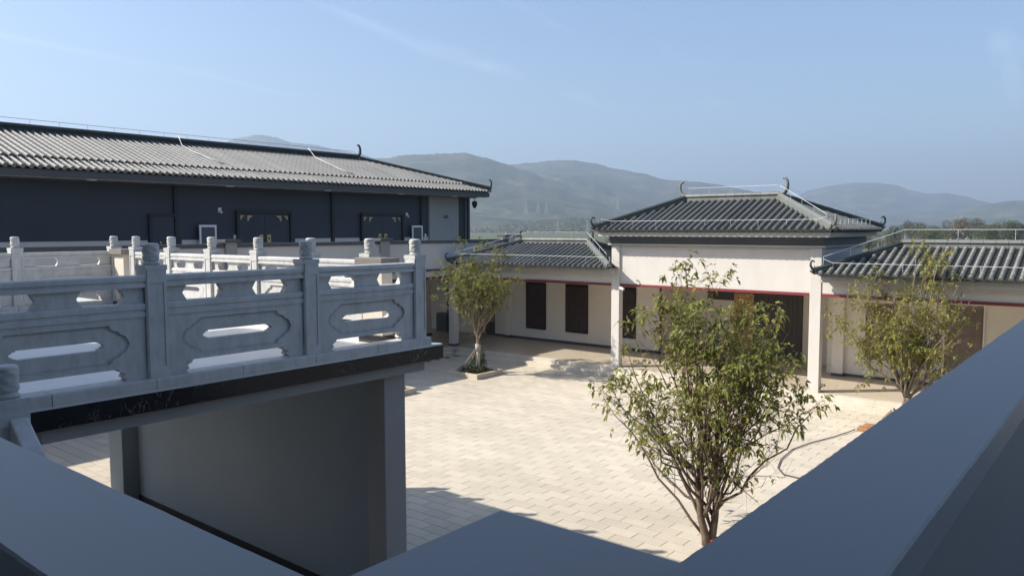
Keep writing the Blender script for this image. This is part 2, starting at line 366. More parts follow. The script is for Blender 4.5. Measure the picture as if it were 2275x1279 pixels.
# ------------------------------------------------------------------ courtyard paving
MW, ML, GAP, GX = 0.30, 0.60, 0.008, 0.012
court = MB().box(0.6, 25.4, -6, 24.05, -0.2, -0.0045).build('courtyard_paving', 'mortar'); tag(court, kind='structure')
def proj(p):
    q = V(p)-V((0, 0, EYE)); d = q.dot(fw)
    if d < 0.1: return None
    return 1137.5+1734.7*q.dot(rt2)/d, 639.5-1734.7*q.dot(up2)/d, d
cells = []
for i in range(82):
    x0 = 0.75+i*MW
    for k in range(-10, 42):
        y0 = k*ML+(0.30 if i % 2 else 0)-0.07
        if y0 < -5.9 or y0+ML > 24.0 or x0+MW > 25.35: continue
        cells.append((x0, y0))
vis = []
for c in cells:
    q = proj((c[0]+0.15, c[1]+0.3, 0))
    ok = False
    if q and 895 < q[0] < 2275 and q[1] < 1290:
        tri = q[1] < 1130+abs(q[0]-1112)*(0.46 if q[0] < 1112 else 0.305)
        led = q[1] < 1258-(q[0]-1530)*0.728
        ok = tri and led
    if ok: vis.append((q[2], c))
vis.sort(); near = set(c for d, c in vis[:300])
pm = MB().chamfer_box(GX/2, MW-GX/2, GAP/2, ML-GAP/2, -0.05, 0, 0.003).mesh('paver', 'paver')
rest = MB()
for c in cells:
    dz = random.uniform(-0.0012, 0.0012)
    if c in near:
        inst('paver', pm, court, Matrix.Translation((c[0], c[1], dz)))
    else:
        rest.chamfer_box(c[0]+GX/2, c[0]+MW-GX/2, c[1]+GAP/2, c[1]+ML-GAP/2, -0.05, dz, 0.003)
rest.build('paving_field', 'paver', court, kind='stuff')

# raised walk floor with two steps round the far sides of the court
walk = MB().box(25.62, 33.2, -6, 34, -0.2, 0.30).box(-6, 25.619, 24.32, 34, -0.2, 0.30).build('walkway_floor', 'floor_stone'); tag(walk, kind='structure')
def step_run(name, a0, a1, fixed, axis, z):
    k = 0; a = a0
    while a < a1-0.05:
        b = min(a+1.2, a1)
        if axis == 'y': MB().chamfer_box(fixed, fixed+0.33, a+0.002, b-0.002, -0.15, z, 0.008).build('step_stone', 'granite', walk)
        else: MB().chamfer_box(a+0.002, b-0.002, fixed, fixed+0.33, -0.15, z, 0.008).build('step_stone', 'granite', walk)
        a = b
step_run('s', -2.0, 24.0, 25.285, 'y', 0.15)
step_run('s', -2.0, 24.0, 25.60, 'y', 0.304)
step_run('s', 13.5, 25.28, 23.98, 'x', 0.15)
step_run('s', 13.5, 25.58, 24.30, 'x', 0.304)

# ------------------------------------------------------------------ roofs
def slope_rows(roof, o, e, u, L, run, rise, k0, k1, mod, r, m, seg=0.27, single=None, vis=None, lift=None, drip=True, n=6, pan='pan', taper=(1.08, 0.93)):
    """roof surface with barrel-tile rows; e along eave, u up the slope (horizontal)"""
    o = V(o); k = rise/run; sd = (u+Z*k).normalized(); nn = e.cross(sd)
    if nn.z < 0: nn = -nn
    hyp = math.sqrt(1+k*k)
    def avail(s): return max(0.02, min(run, s*k0, (L-s)*k1))
    # pan courses
    P = MB(); t = 0.0
    def ends(t): return (t/k0 if k0 < 90 else 0), L-(t/k1 if k1 < 90 else 0)
    while t < run-1e-4:
        t2 = min(t+0.25, run); a0, b0 = ends(t); a1, b1 = ends(t2)
        f = 0.018
        P.add([o+e*a0+u*t+Z*(k*t+f), o+e*b0+u*t+Z*(k*t+f), o+e*b1+u*t2+Z*k*t2, o+e*a1+u*t2+Z*k*t2, o+e*b0+u*t+Z*k*t, o+e*a0+u*t+Z*k*t],
              [(0, 1, 2, 3), (5, 4, 1, 0)]); t = t2
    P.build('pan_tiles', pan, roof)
    stuff = MB(); rows = int(L/mod); off = (L-rows*mod)/2
    tile = None
    if single:
        tile = MB()
        ring = [math.pi*q/n for q in range(n+1)]
        vs = [];
        for tt, rr in ((0, r*1.08), (seg*1.04, r*0.93)): vs += [V((math.cos(a)*rr, tt, math.sin(a)*rr)) for a in ring]
        fs = [(q+1, q, n+1+q, n+2+q) for q in range(n)]+[tuple(range(n+1))]
        tile = tile.add(vs, fs).mesh('barrel_tile', m, True)
    count = 0
    for i in range(rows):
        s = off+(i+0.5)*mod; tr = avail(s)
        inview = vis is None or vis(o+e*s)
        B = MB()
        ring = [math.pi*q/n for q in range(n+1)]
        jit = random.uniform(-0.006, 0.006)
        parts = [(0.0, tr, 0.0)] if not lift else [(0.0, min(tr, lift[0]+0.1), 0.0)]+([(lift[0], tr, lift[1])] if tr > lift[0]+0.1 else [])
        for (ta, tb, lz) in parts:
            vs = []; nr = 0; t = ta; nseg = max(1, round((tb-ta)*hyp/seg)); st = (tb-ta)/nseg
            for j in range(nseg):
                for tt, rr in ((t, r*taper[0]), (t+st, r*taper[1])):
                    c = o+e*(s+jit)+u*tt+Z*(k*tt+lz)
                    vs += [c+e*(math.cos(a)*rr)+nn*(math.sin(a)*rr*1.35) for a in ring]; nr += 1
                t += st
            if single and inview and count < 290:
                for j in range(nseg):
                    mw = Matrix((e, sd, nn)).transposed().to_4x4(); mw.translation = o+e*(s+jit)+u*(ta+j*st)+Z*(k*(ta+j*st)+lz)
                    mw = mw @ Matrix.Diagonal((1, st*hyp/seg, 1.35, 1))
                    inst('barrel_tile', tile, roof, mw); count += 1
            else:
                fs = []
                for j in range(nr-1):
                    for q in range(n): fs.append((j*(n+1)+q+1, j*(n+1)+q, (j+1)*(n+1)+q, (j+1)*(n+1)+q+1))
                fs.append(tuple(range(n+1)))
                B.add(vs, fs)
            # round end disc of the row
            c = o+e*(s+jit)+u*(ta-0.018)+Z*(k*ta+lz)+nn*r*0.22
            nd = 10; d1 = [c+e*(math.cos(2*math.pi*q/nd)*r*1.02)+nn*(math.sin(2*math.pi*q/nd)*r*1.02) for q in range(nd)]
            B.add(d1+[p+sd*0.03 for p in d1], [tuple(range(nd)), *[(q, (q+1) % nd, nd+(q+1) % nd, nd+q) for q in range(nd)]])
        if inview: B.build('tile_row', m, roof, smooth=False)
        else: stuff.add(B.v, B.f)
    if stuff.v: stuff.build('tile_rows_beyond', m, roof, kind='stuff')
    if drip:
        w = mod*0.46
        poly = [(-w, 0.01), (-w, -0.03), (-w*0.62, -0.05), (-w*0.3, -0.065), (0, -0.075), (w*0.3, -0.065), (w*0.62, -0.05), (w, -0.03), (w, 0.01)]
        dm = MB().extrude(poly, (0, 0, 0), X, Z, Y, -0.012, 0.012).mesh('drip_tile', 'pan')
        ds = MB()
        for i in range(1, rows):
            s = off+i*mod; p = o+e*s-u*0.03+Z*0.005
            mw = Matrix((e, u, Z)).transposed().to_4x4(); mw.translation = p
            if vis is None or vis(p): inst('drip_tile', dm, roof, mw)
            else: ds.extrude(poly, p, e, Z, u, -0.012, 0.012)
        if ds.v: ds.build('drip_tiles_beyond', 'ridge', roof, kind='stuff')

def ridge_run(roof, p0, p1, w, h, m, seg=0.33, vis=None, capr=None):
    p0, p1 = V(p0), V(p1); d = (p1-p0); L = d.length; d.normalize(); s = d.cross(Z).normalized(); nn = s.cross(d)
    capr = capr or w*0.42; cnt = max(1, round(L/seg)); st = L/cnt
    prof = [(-w*0.5, 0), (w*0.5, 0), (w*0.5, h*0.28), (w*0.38, h*0.32), (w*0.38, h*0.62), (w*0.55, h*0.66), (w*0.55, h*0.76)]
    prof += [(math.cos(a)*capr, h*0.78+math.sin(a)*capr*0.7) for a in [math.pi*q/6 for q in range(7)]]
    prof += [(-w*0.55, h*0.76), (-w*0.55, h*0.66), (-w*0.38, h*0.62), (-w*0.38, h*0.32), (-w*0.5, h*0.28)]
    far = MB()
    me = MB().extrude(prof, (0, 0, 0), X, Z, Y, 0.004, st-0.004).mesh('ridge_tile', m)
    core = MB().extrude([(-w*0.36, 0), (w*0.36, 0), (w*0.36, h*0.8), (-w*0.36, h*0.8)], p0, s, nn, d, 0, L).build('ridge_core', 'ridge_dark', roof)
    for i in range(cnt):
        p = p0+d*(i*st)
        mw = Matrix((s, d, nn)).transposed().to_4x4(); mw.translation = p
        if vis is None or vis(p): inst('ridge_tile', me, roof, mw)
        else: far.extrude(prof, p, s, nn, d, 0.004, st-0.004)
    if far.v: far.build('ridge_tiles_beyond', m, roof, kind='stuff')

def horn(roof, p, d, size, m='ridge_dark', curl=1.0):
    """upswept ridge-end ornament rising from p, pointing along horizontal d"""
    p = V(p); d = V(d).normalized(); s = d.cross(Z)
    prof = [(-0.25, 0.02), (0.0, 0.04), (0.22, 0.14), (0.36, 0.36), (0.40, 0.62), (0.36, 0.84), (0.26, 0.97), (0.17, 0.98), (0.15, 0.90)]
    rad = [0.17, 0.16, 0.14, 0.115, 0.095, 0.08, 0.065, 0.055, 0.045]
    b = MB().tube([p+d*(a*size)+Z*(z*size) for a, z in prof], [r*size for r in rad], 8)
    return b.build('ridge_end_ornament', m, roof, smooth=True)
def hip_scroll(roof, p, d, size, m='ridge_dark'):
    p = V(p); d = V(d).normalized(); b = MB()
    prof = [(-0.5, 0.0), (-0.1, 0.02), (0.25, 0.15), (0.42, 0.42), (0.40, 0.70), (0.26, 0.86), (0.10, 0.80), (0.10, 0.68)]
    b.tube([p+d*(a*size)+Z*(z*size) for a, z in prof], [x*size for x in (0.16, 0.16, 0.13, 0.10, 0.085, 0.075, 0.06, 0.05)], 8)
    for a, h in ((-0.55, 0.3), (-0.3, 0.38), (-0.05, 0.42)):
        b.tube([p+d*(a*size), p+d*((a+0.04)*size)+Z*(h*size*0.6), p+d*((a+0.14)*size)+Z*(h*size)], [0.1*size, 0.07*size, 0.02*size], 6)
    b.tube([p+d*(0.1*size)-Z*0.16*size, p+d*(0.3*size)-Z*0.1*size, p+d*(0.5*size)+Z*0.02*size], [0.12*size, 0.1*size, 0.03*size], 6)
    return b.build('hip_end_ornament', m, roof, smooth=True)
def hip_run(roof, p0, p1, w, h, m):
    p0, p1 = V(p0), V(p1); d = (p1-p0); L = d.length; d.normalize(); s = d.cross(Z).normalized(); nn = s.cross(d)
    prof = [(-w*0.6, 0), (w*0.6, 0), (w*0.6, h*0.35), (w*0.42, h*0.4), (w*0.42, h*0.7)]+[(math.cos(a)*w*0.42, h*0.72+math.sin(a)*h*0.3) for a in [math.pi*q/5 for q in range(6)]]+[(-w*0.42, h*0.7), (-w*0.42, h*0.4), (-w*0.6, h*0.35)]
    return MB().extrude(prof, p0, s, nn, d, 0, L).build('hip_ridge', m, roof)
def rail_wire(parent, pts, foot, every=1.0, r=0.0065, m='metal_white', name='lightning_rail'):
    """roof lightning conductor: a wire on short posts; foot = post height"""
    b = MB().tube(pts, r, 5)
    for a, c in zip(pts, pts[1:]):
        a, c = V(a), V(c); L = (c-a).length; k = max(1, round(L/every))
        for i in range(k+1):
            p = a.lerp(c, i/k); b.tube([p, p-Z*foot], r*0.8, 4)
    return b.build(name, m, parent)
def lattice(parent, x, y0, y1, z0, z1, dark, shade_sheet=None):
    """window filled with wavy stacked-tile slats, in a wall facing -x"""
    m = 'lattice_dark' if dark else 'lattice'
    fr = MB().box(x-0.05, x+0.02, y0-0.05, y0, z0-0.05, z1+0.05).box(x-0.05, x+0.02, y1, y1+0.05, z0-0.05, z1+0.05).box(x-0.05, x+0.02, y0, y1, z0-0.05, z0).box(x-0.05, x+0.02, y0, y1, z1, z1+0.05)
    w = fr.build('lattice_window', 'plaster_warm' if not dark else 'hall_trim', parent)
    if shade_sheet: bx('shade_sheet', shade_sheet, w, x-0.006, x+0.015, y0+0.001, y1-0.001, z0+0.001, z1-0.001)  # near-black sheet standing in for the unlit depth behind the slats
    ns = 28; L = y1-y0; vs = []; fs = []; th = 0.023 if not dark else 0.036
    for i in range(ns+1):
        yy = L*i/ns; ph = (yy/0.27) % 1.0
        zz = 0.05*math.sin(math.pi*ph)-0.02*ph
        for dx, dz in ((-0.055, 0), (-0.012, 0), (-0.012, th), (-0.055, th)): vs.append((dx, yy, zz+dz))
    for i in range(ns):
        for q in range(4): fs.append((i*4+q, i*4+(q+1) % 4, i*4+4+(q+1) % 4, i*4+4+q))
    me = MB().add(vs, fs).mesh('slat', m)
    nrow = int((z1-z0-0.04)/0.066)
    for k in range(nrow): inst('slat', me, w, Matrix.Translation((x, y0, z0+0.02+k*0.066)))
    return w

# ------------------------------------------------------------------ gate pavilion
gate = thing('gate_pavilion', 'white gate pavilion with raised grey tiled hip roof between the two lower wings', 'pavilion', (28, 12.1, 0.3))
for y0, y1 in ((8.16, 8.52), (15.72, 16.07)):
    c = bx('column', 'plaster', gate, 25.76, 26.04, y0, y1, 0.304, 5.029, bevel=0.012)
    bx('column_base', 'dark_paint', c, 26.041, 26.06, y0+0.02, y1-0.02, 0.304, 0.42)
bx('upper_wall', 'plaster', gate, 25.85, 26.02, 8.521, 15.719, 3.45, 5.029)
bx('side_wall', 'plaster', gate, 26.041, 30.4, 8.18, 8.40, 4.05, 5.029)
bx('side_wall', 'plaster', gate, 26.041, 30.4, 15.83, 16.05, 3.45, 5.029)
bx('back_wall', 'plaster', gate, 30.2, 30.4, 8.401, 15.829, 3.45, 5.029)
bx('ceiling', 'plaster_warm', gate, 26.021, 31.39, 8.401, 15.829, 3.56, 3.62)
bx('red_beam', 'red_paint', gate, 25.815, 25.849, 8.521, 15.719, 3.452, 3.545)
bx('frieze', 'dark_paint', gate, 25.70, 30.46, 8.08, 16.15, 5.03, 5.361)
bx('frieze_moulding', 'fascia', gate, 25.66, 30.5, 8.04, 16.19, 5.03, 5.085)
bx('soffit_board', 'fascia', gate, 25.2, 30.6, 7.76, 16.32, 5.362, 5.53, bevel=0.01)
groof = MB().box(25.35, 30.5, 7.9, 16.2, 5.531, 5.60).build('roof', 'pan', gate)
Xe, Xr, Zg, zr = 25.1, 27.9, 5.585, 6.70
slope_rows(groof, (Xe, 7.62, Zg), Y, X, 8.83, 2.8, zr-Zg, 2.8/2.75, 2.8/2.42, 0.252, 0.068, 'tile', 0.26)
slope_rows(groof, (Xe, 7.62, Zg), X, Y, 5.6, 2.75, zr-Zg, 2.75/2.8, 2.75/2.8, 0.252, 0.068, 'tile', 0.26)
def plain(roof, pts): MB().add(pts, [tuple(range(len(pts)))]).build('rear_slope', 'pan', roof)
plain(groof, [(30.7, 7.62, Zg), (30.7, 16.45, Zg), (27.9, 14.03, zr), (27.9, 10.37, zr)])
plain(groof, [(25.1, 16.45, Zg), (30.7, 16.45, Zg), (27.9, 14.03, zr)])
ridge_run(groof, (27.9, 10.37, zr-0.02), (27.9, 14.03, zr-0.02), 0.26, 0.27, 'ridge', 0.33)
horn(groof, (27.9, 10.34, zr+0.14), -Y, 0.62, 'ridge'); horn(groof, (27.9, 14.06, zr+0.14), Y, 0.62, 'ridge')
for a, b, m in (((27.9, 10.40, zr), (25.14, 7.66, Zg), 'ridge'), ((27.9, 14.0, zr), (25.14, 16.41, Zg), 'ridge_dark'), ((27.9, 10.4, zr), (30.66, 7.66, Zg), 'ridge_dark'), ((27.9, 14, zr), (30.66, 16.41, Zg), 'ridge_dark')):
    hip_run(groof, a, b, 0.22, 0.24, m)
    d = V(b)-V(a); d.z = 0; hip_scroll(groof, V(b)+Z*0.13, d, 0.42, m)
rail_wire(gate, [(27.9, 10.45, 7.20), (27.9, 13.95, 7.20)], 0.27, 0.9)
rail_wire(gate, [(25.45, 7.95, 6.02), (25.42, 8.25, 5.93), (25.42, 15.9, 5.93), (25.3, 16.25, 6.02)], 0.26, 0.95)
rail_wire(gate, [(27.85, 10.35, 7.18), (25.45, 7.95, 6.10)], 0.26, 0.8)
rail_wire(gate, [(27.95, 10.35, 7.18), (30.4, 7.9, 6.10)], 0.26, 0.8, 0.007)
rail_wire(gate, [(25.7, 7.9, 5.95), (27.2, 7.9, 5.95)], 0.24, 0.5, 0.01); rail_wire(gate, [(27.6, 7.9, 5.97), (30.2, 7.9, 5.97)], 0.24, 0.5, 0.01)
# rooms behind the gate
bx('inner_wall', 'plaster_warm', gate, 31.4, 31.6, 13.5, 17.4, 0.304, 3.655)
bx('inner_wall', 'plaster_warm', gate, 31.4, 31.6, 8.3, 10.62, 0.304, 3.655)
bx('inner_wall', 'plaster_warm', gate, 33.0, 33.2, 8.3, 17.4, 0.304, 3.655)
bx('return_wall', 'plaster_warm', gate, 29.901, 31.39, 16.12, 16.32, 0.304, 3.655)
bx('return_wall', 'plaster_warm', gate, 29.63, 31.39, 8.9, 9.1, 0.304, 3.655)
bx('rear_ceiling', 'plaster_warm', gate, 30.401, 33.2, 8.3, 17.4, 3.66, 3.80)
bx('lintel', 'door_dark', gate, 31.36, 31.62, 12.5, 14.7, 2.62, 3.0)
pn = bx('relief_panel', 'gold_relief', gate, 31.33, 31.42, 12.64, 13.48, 0.55, 2.95, label='golden hammered relief panel')
bx('panel_plinth', 'plaster_grey', pn, 31.28, 31.45, 12.60, 13.52, 0.304, 0.55)
dr = bx('door', 'door_dark', gate, 31.36, 31.44, 10.62, 12.62, 0.304, 2.98, label='wide dark brown panelled door')
for k in range(10): bx('door_board', 'door_dark', dr, 31.34, 31.359, 10.64+k*0.198, 10.64+k*0.198+0.188, 0.33, 2.95)
pp = MB().tube([(29.66, 16.04, 0.31), (29.66, 16.04, 3.55)], 0.05, 10).build('drain_pipe', 'red_paint', gate, smooth=True)
bx('wall_notice', 'metal_grey', gate, 31.385, 31.399, 15.6, 15.95, 1.1, 1.95)
camg = thing('security_camera', 'white bullet security camera on the left gate column', 'camera', (25.7, 15.5, 3.4))
MB().box(25.7, 25.758, 15.62, 15.72, 3.36, 3.46).build('bracket', 'metal_white', camg, bevel=0.01)
MB().tube([(25.70, 15.66, 3.40), (25.58, 15.45, 3.36), (25.55, 15.38, 3.345)], 0.05, 10).build('housing', 'metal_white', camg, smooth=True)
MB().tube([(25.55, 15.38, 3.345), (25.54, 15.365, 3.34)], 0.035, 10).build('lens', 'black', camg)

# ------------------------------------------------------------------ wings of the gate
def wing(label, y0, y1, eave_l, ridge0, ridge1, zt_e, zt_r, hip0, hip1, single, vis):
    w = thing('gallery_wing', label, 'building', (27.5, (y0+y1)/2, 0.3), 'gallery wings')
    bx('beam', 'plaster', w, 25.80, 26.05, y0, y1, 3.452, 4.02)
    bx('red_beam', 'red_paint', w, 25.76, 25.799, y0, y1, 3.452, 3.545)
    bx('ceiling', 'plaster_warm', w, 26.051, 29.69, y0, y1, 3.72, 3.80)
    bx('eave_board', 'fascia', w, 25.34, 29.6, eave_l[0]+0.16, eave_l[1]-0.16, 4.021, 4.13)
    bx('eave_fascia', 'fascia', w, 25.42, 25.55, eave_l[0]+0.1, eave_l[1]-0.1, 3.93, 4.02)
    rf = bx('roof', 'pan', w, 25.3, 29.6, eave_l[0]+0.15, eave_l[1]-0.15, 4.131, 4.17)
    L = eave_l[1]-eave_l[0]; run = 2.3
    k0 = run/(ridge0-eave_l[0]) if hip0 else 1e3; k1 = run/(eave_l[1]-ridge1) if hip1 else 1e3
    slope_rows(rf, (25.1, eave_l[0], zt_e), Y, X, L, run, zt_r-zt_e, k0, k1, 0.243, 0.072, 'tile', 0.27, single=single, vis=vis)
    plain(rf, [(29.7, eave_l[0], zt_e), (29.7, eave_l[1], zt_e), (27.4, ridge1, zt_r), (27.4, ridge0, zt_r)])
    ridge_run(rf, (27.4, ridge0, zt_r-0.02), (27.4, ridge1, zt_r-0.02), 0.26, 0.24, 'ridge', 0.33, vis)
    return w, rf
lw, lwr = wing('left gallery wing with lattice windows between the tree planter and the gate', 16.07, 24.75, (15.75, 24.2), 18.2, 21.7, 4.17, 5.02, True, True, False, None)
plain(lwr, [(25.1, 15.75, 4.17), (29.7, 15.75, 4.17), (27.4, 18.2, 5.02)]); plain(lwr, [(25.1, 24.2, 4.17), (29.7, 24.2, 4.17), (27.4, 21.7, 5.02)])
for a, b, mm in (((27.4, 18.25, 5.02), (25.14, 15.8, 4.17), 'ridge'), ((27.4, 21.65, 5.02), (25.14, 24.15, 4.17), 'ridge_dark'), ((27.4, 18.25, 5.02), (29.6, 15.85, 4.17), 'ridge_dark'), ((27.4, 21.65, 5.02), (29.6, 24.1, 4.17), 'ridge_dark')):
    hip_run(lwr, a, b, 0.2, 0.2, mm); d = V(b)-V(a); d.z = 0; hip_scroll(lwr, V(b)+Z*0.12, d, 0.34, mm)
horn(lwr, (27.4, 18.2, 5.12), -Y, 0.46); horn(lwr, (27.4, 21.7, 5.12), Y, 0.46)
rail_wire(lw, [(27.4, 18.3, 5.50), (27.4, 21.5, 5.50)], 0.26, 0.9); rail_wire(lw, [(25.45, 16.2, 4.56), (25.45, 24.0, 4.56)], 0.26, 0.9)
rail_wire(lw, [(27.4, 18.3, 5.50), (25.35, 16.05, 4.7)], 0.26, 0.9); rail_wire(lw, [(27.4, 21.5, 5.50), (25.3, 24.0, 4.6)], 0.22, 1.2, 0.008)
bx('back_wall', 'plaster_warm', lw, 29.7, 29.9, 16.1, 25.35, 0.304, 3.719)
bx('back_wall', 'plaster_warm', lw, 29.7, 29.9, 26.6, 33.5, 0.304, 3.719)
bx('door_lintel', 'plaster_warm', lw, 29.7, 29.9, 25.351, 26.599, 2.9, 3.719)
bx('skirting', 'dark_paint', lw, 29.685, 29.699, 16.1, 25.35, 0.304, 0.42)
bx('pilaster', 'plaster_warm', lw, 29.55, 29.699, 24.3, 24.62, 0.43, 3.719); bx('pilaster_base', 'dark_paint', lw, 29.53, 29.684, 24.28, 24.64, 0.304, 0.429)
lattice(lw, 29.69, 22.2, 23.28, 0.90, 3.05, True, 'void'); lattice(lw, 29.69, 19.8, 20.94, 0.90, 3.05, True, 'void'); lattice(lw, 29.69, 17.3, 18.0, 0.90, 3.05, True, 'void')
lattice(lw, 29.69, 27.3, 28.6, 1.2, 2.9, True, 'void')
dk = bx('doorway_screen', 'door_dark', lw, 29.78, 29.84, 25.36, 26.59, 0.304, 2.89)
bx('end_wall', 'plaster_warm', lw, 27.6, 29.69, 33.3, 33.5, 0.304, 3.719)
bx('corner_column', 'plaster', lw, 25.80, 26.12, 24.49, 24.81, 0.304, 3.451, bevel=0.01)
bx('corner_column_base', 'dark_paint', lw, 25.78, 26.14, 24.47, 24.83, 0.305, 0.40)
cab = thing('cabinet', 'low dark cabinet against the far wall of the left gallery', 'cabinet', (29.4, 28.6, 0.3))
bx('body', 'door_dark', cab, 29.2, 29.65, 28.25, 29.0, 0.30, 1.25); bx('door', 'black', cab, 29.18, 29.199, 28.28, 28.61, 0.36, 1.2); bx('door', 'black', cab, 29.18, 29.199, 28.64, 28.97, 0.36, 1.2)

rvis = lambda p: p.y > 2.3
rw, rwr = wing('right gallery wing whose tiled roof runs out of the picture at the right', -4.5, 8.16, (-4.6, 8.2), -4.6, 6.2, 4.20, 5.05, False, True, True, rvis)
plain(rwr, [(25.1, 8.2, 4.2), (29.7, 8.2, 4.2), (27.4, 6.2, 5.05)])
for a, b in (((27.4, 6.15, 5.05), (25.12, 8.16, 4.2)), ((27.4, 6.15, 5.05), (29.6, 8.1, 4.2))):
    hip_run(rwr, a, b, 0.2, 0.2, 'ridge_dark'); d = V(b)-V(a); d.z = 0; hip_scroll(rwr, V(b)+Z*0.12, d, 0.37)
horn(rwr, (27.4, 6.25, 5.15), Y, 0.5)
rail_wire(rw, [(25.4, 8.0, 4.68), (25.4, 7.7, 4.56), (25.4, -4.4, 4.56)], 0.26, 1.9); rail_wire(rw, [(27.4, 6.1, 5.60), (27.4, -4.4, 5.60)], 0.3, 1.6)
rail_wire(rw, [(27.4, 6.1, 5.60), (25.4, 8.0, 4.75)], 0.26, 0.95, 0.009)
bx('back_wall', 'plaster_warm', rw, 29.4, 29.62, -4.5, 8.899, 0.304, 3.719)
bx('skirting', 'dark_paint', rw, 29.385, 29.40, -4.5, 8.4, 0.304, 0.40)
bx('pilaster', 'plaster_warm', rw, 29.2, 29.384, 8.42, 8.80, 0.40, 3.719); bx('pilaster_base', 'dark_paint', rw, 29.18, 29.384, 8.40, 8.82, 0.304, 0.399)
bx('column', 'plaster', rw, 25.78, 26.1, 0.2, 0.55, 0.304, 3.451)
bx('column', 'plaster', rw, 25.78, 26.1, -4.5, -4.15, 0.304, 3.451)
lattice(rw, 29.39, 6.68, 7.72, 1.0, 3.05, False); lattice(rw, 29.39, 4.1, 5.2, 0.95, 3.12, False)

# ------------------------------------------------------------------ terrace over the left arcade
ter = thing('arcade_terrace', 'white walled terrace above the shaded arcade, in front of the long dark hall', 'terrace', (10, 26, 0.3))
bx('beam', 'plaster', ter, -6, 25.70, 24.51, 24.74, 3.452, 3.799)
bx('red_beam', 'red_paint', ter, -6, 25.759, 24.465, 24.499, 3.452, 3.54)
bx('string_course', 'dark_paint', ter, -6, 27.4, 24.44, 24.75, 3.80, 3.88)
bx('parapet_wall', 'plaster', ter, -6, 29.6, 24.50, 24.72, 3.881, 5.02)
bx('coping', 'dark_paint', ter, -6, 29.64, 24.44, 24.78, 5.021, 5.16, bevel=0.01)
bx('floor_slab', 'concrete', ter, -6, 32.6, 24.721, 38, 3.951, 4.15)
bx('arcade_ceiling', 'plaster_warm', ter, -6, 29.69, 24.76, 33.3, 3.80, 3.90)
bx('back_wall', 'plaster_warm', ter, -6, 27.6, 28.0, 28.3, 0.304, 3.799)
bx('end_pier', 'plaster', ter, 27.3, 27.72, 27.86, 27.999, 0.44, 3.799); bx('end_pier_base', 'dark_paint', ter, 27.28, 27.74, 27.84, 27.998, 0.304, 0.439)
for x in (8.5, 14.2, 20.0): bx('column', 'plaster', ter, x, x+0.32, 24.5, 24.82, 0.304, 3.451)
for x0, x1, zt in ((14.38, 15.0, 5.30), (21.3, 21.98, 5.27)):
    pr = bx('parapet_pier', 'plaster_grey', ter, x0+0.09, x1-0.12, 24.36, 24.86, 3.96, zt-0.11)
    bx('pier_cap', 'dark_paint', pr, x0, x1, 24.28, 24.94, zt-0.109, zt, bevel=0.01)
vt = thing('roof_vent', 'small dark roof vent on a pale pier at the end of the terrace', 'vent', (29.9, 24.7, 4.9))
bx('pier', 'plaster', vt, 29.7, 30.2, 24.45, 24.9, 4.2, 5.24); bx('cap', 'dark_paint', vt, 29.35, 29.8, 24.4, 24.9, 5.245, 5.36); bx('cap', 'dark_paint', vt, 29.95, 30.5, 24.4, 24.9, 5.245, 5.36)
MB().tube([(29.5, 24.5, 5.36), (29.55, 24.5, 5.45), (29.63, 24.5, 5.5)], 0.012, 5).build('wire', 'metal_white', vt); MB().tube([(30.1, 24.5, 5.5), (30.25, 24.5, 5.47), (30.35, 24.5, 5.36)], 0.012, 5).build('wire', 'metal_white', vt)

# ------------------------------------------------------------------ long dark hall
hall = thing('long_hall', 'long dark walled hall with broad grey tiled roof behind the terrace', 'building', (14, 33, 4.15))
HY = 29.5
bx('wall', 'hall_wall', hall, -6, 29.14, HY, HY+0.3, 4.151, 7.42)
bx('end_panel', 'plaster_grey', hall, 29.15, 31.38, HY-0.12, HY+0.2, 4.151, 7.42)
bx('corner_wall', 'hall_trim', hall, 31.39, 32.4, HY+0.02, 36.6, 4.151, 7.42)
bx('corner_mullion', 'dark_paint', hall, 32.0, 32.12, HY-0.03, HY+0.019, 4.151, 7.42); bx('corner_mullion', 'dark_paint', hall, 32.28, 32.4, HY-0.03, HY+0.019, 4.151, 7.42)
for x in (2.5, 9.0, 15.4, 22.95, 28.66): bx('pilaster', 'hall_trim', hall, x-0.09, x+0.05, HY-0.10, HY-0.001, 4.151, 7.42)
def dado(x0, x1): bx('dado', 'plaster', hall, x0, x1, HY-0.035, HY-0.002, 4.152, 5.235)
for x0, x1 in ((-6, 14.25), (15.6, 17.9), (20.85, 22.8), (23.05, 24.5), (27.45, 28.5), (28.75, 29.13)): dado(x0, x1)
def dbl_door(x0, x1, top):
    d = MB().box(x0-0.1, x0, HY-0.14, HY, 4.152, top+0.1).box(x1, x1+0.1, HY-0.14, HY, 4.152, top+0.1).box(x0, x1, HY-0.14, HY, top, top+0.1).build('door', 'hall_trim', hall)
    xm = (x0+x1)/2
    for a, b in ((x0+0.02, xm-0.006), (xm+0.006, x1-0.02)):
        bx('leaf', 'hall_wall', d, a, b, HY-0.06, HY-0.005, 4.17, top-0.02)
    def corner(x, s, k):
        MB().extrude([(0, 0), (0.24*s*k, 0), (0.2*s*k, -0.06*k), (0.1*s*k, -0.09*k), (0.07*s*k, -0.2*k), (0, -0.24*k)], (x, HY-0.065, top-0.1), X, Z, Y, -0.008, 0.006).build('corner_ornament', 'brass', d)
    corner(x0+0.10, 1, 0.75); corner(x0+0.42, 1, 1); corner(x1-0.42, -1, 1); corner(x1-0.10, -1, 0.75)
    for s in (-1, 1):
        h = bx('handle_plate', 'brass', d, xm+s*0.19-0.09, xm+s*0.19+0.09, HY-0.075, HY-0.061, 5.10, 5.42)
        MB().tube([(xm+s*0.19, HY-0.09, 5.2), (xm+s*0.19, HY-0.09, 5.32)], 0.02, 6).build('knocker', 'black', h)
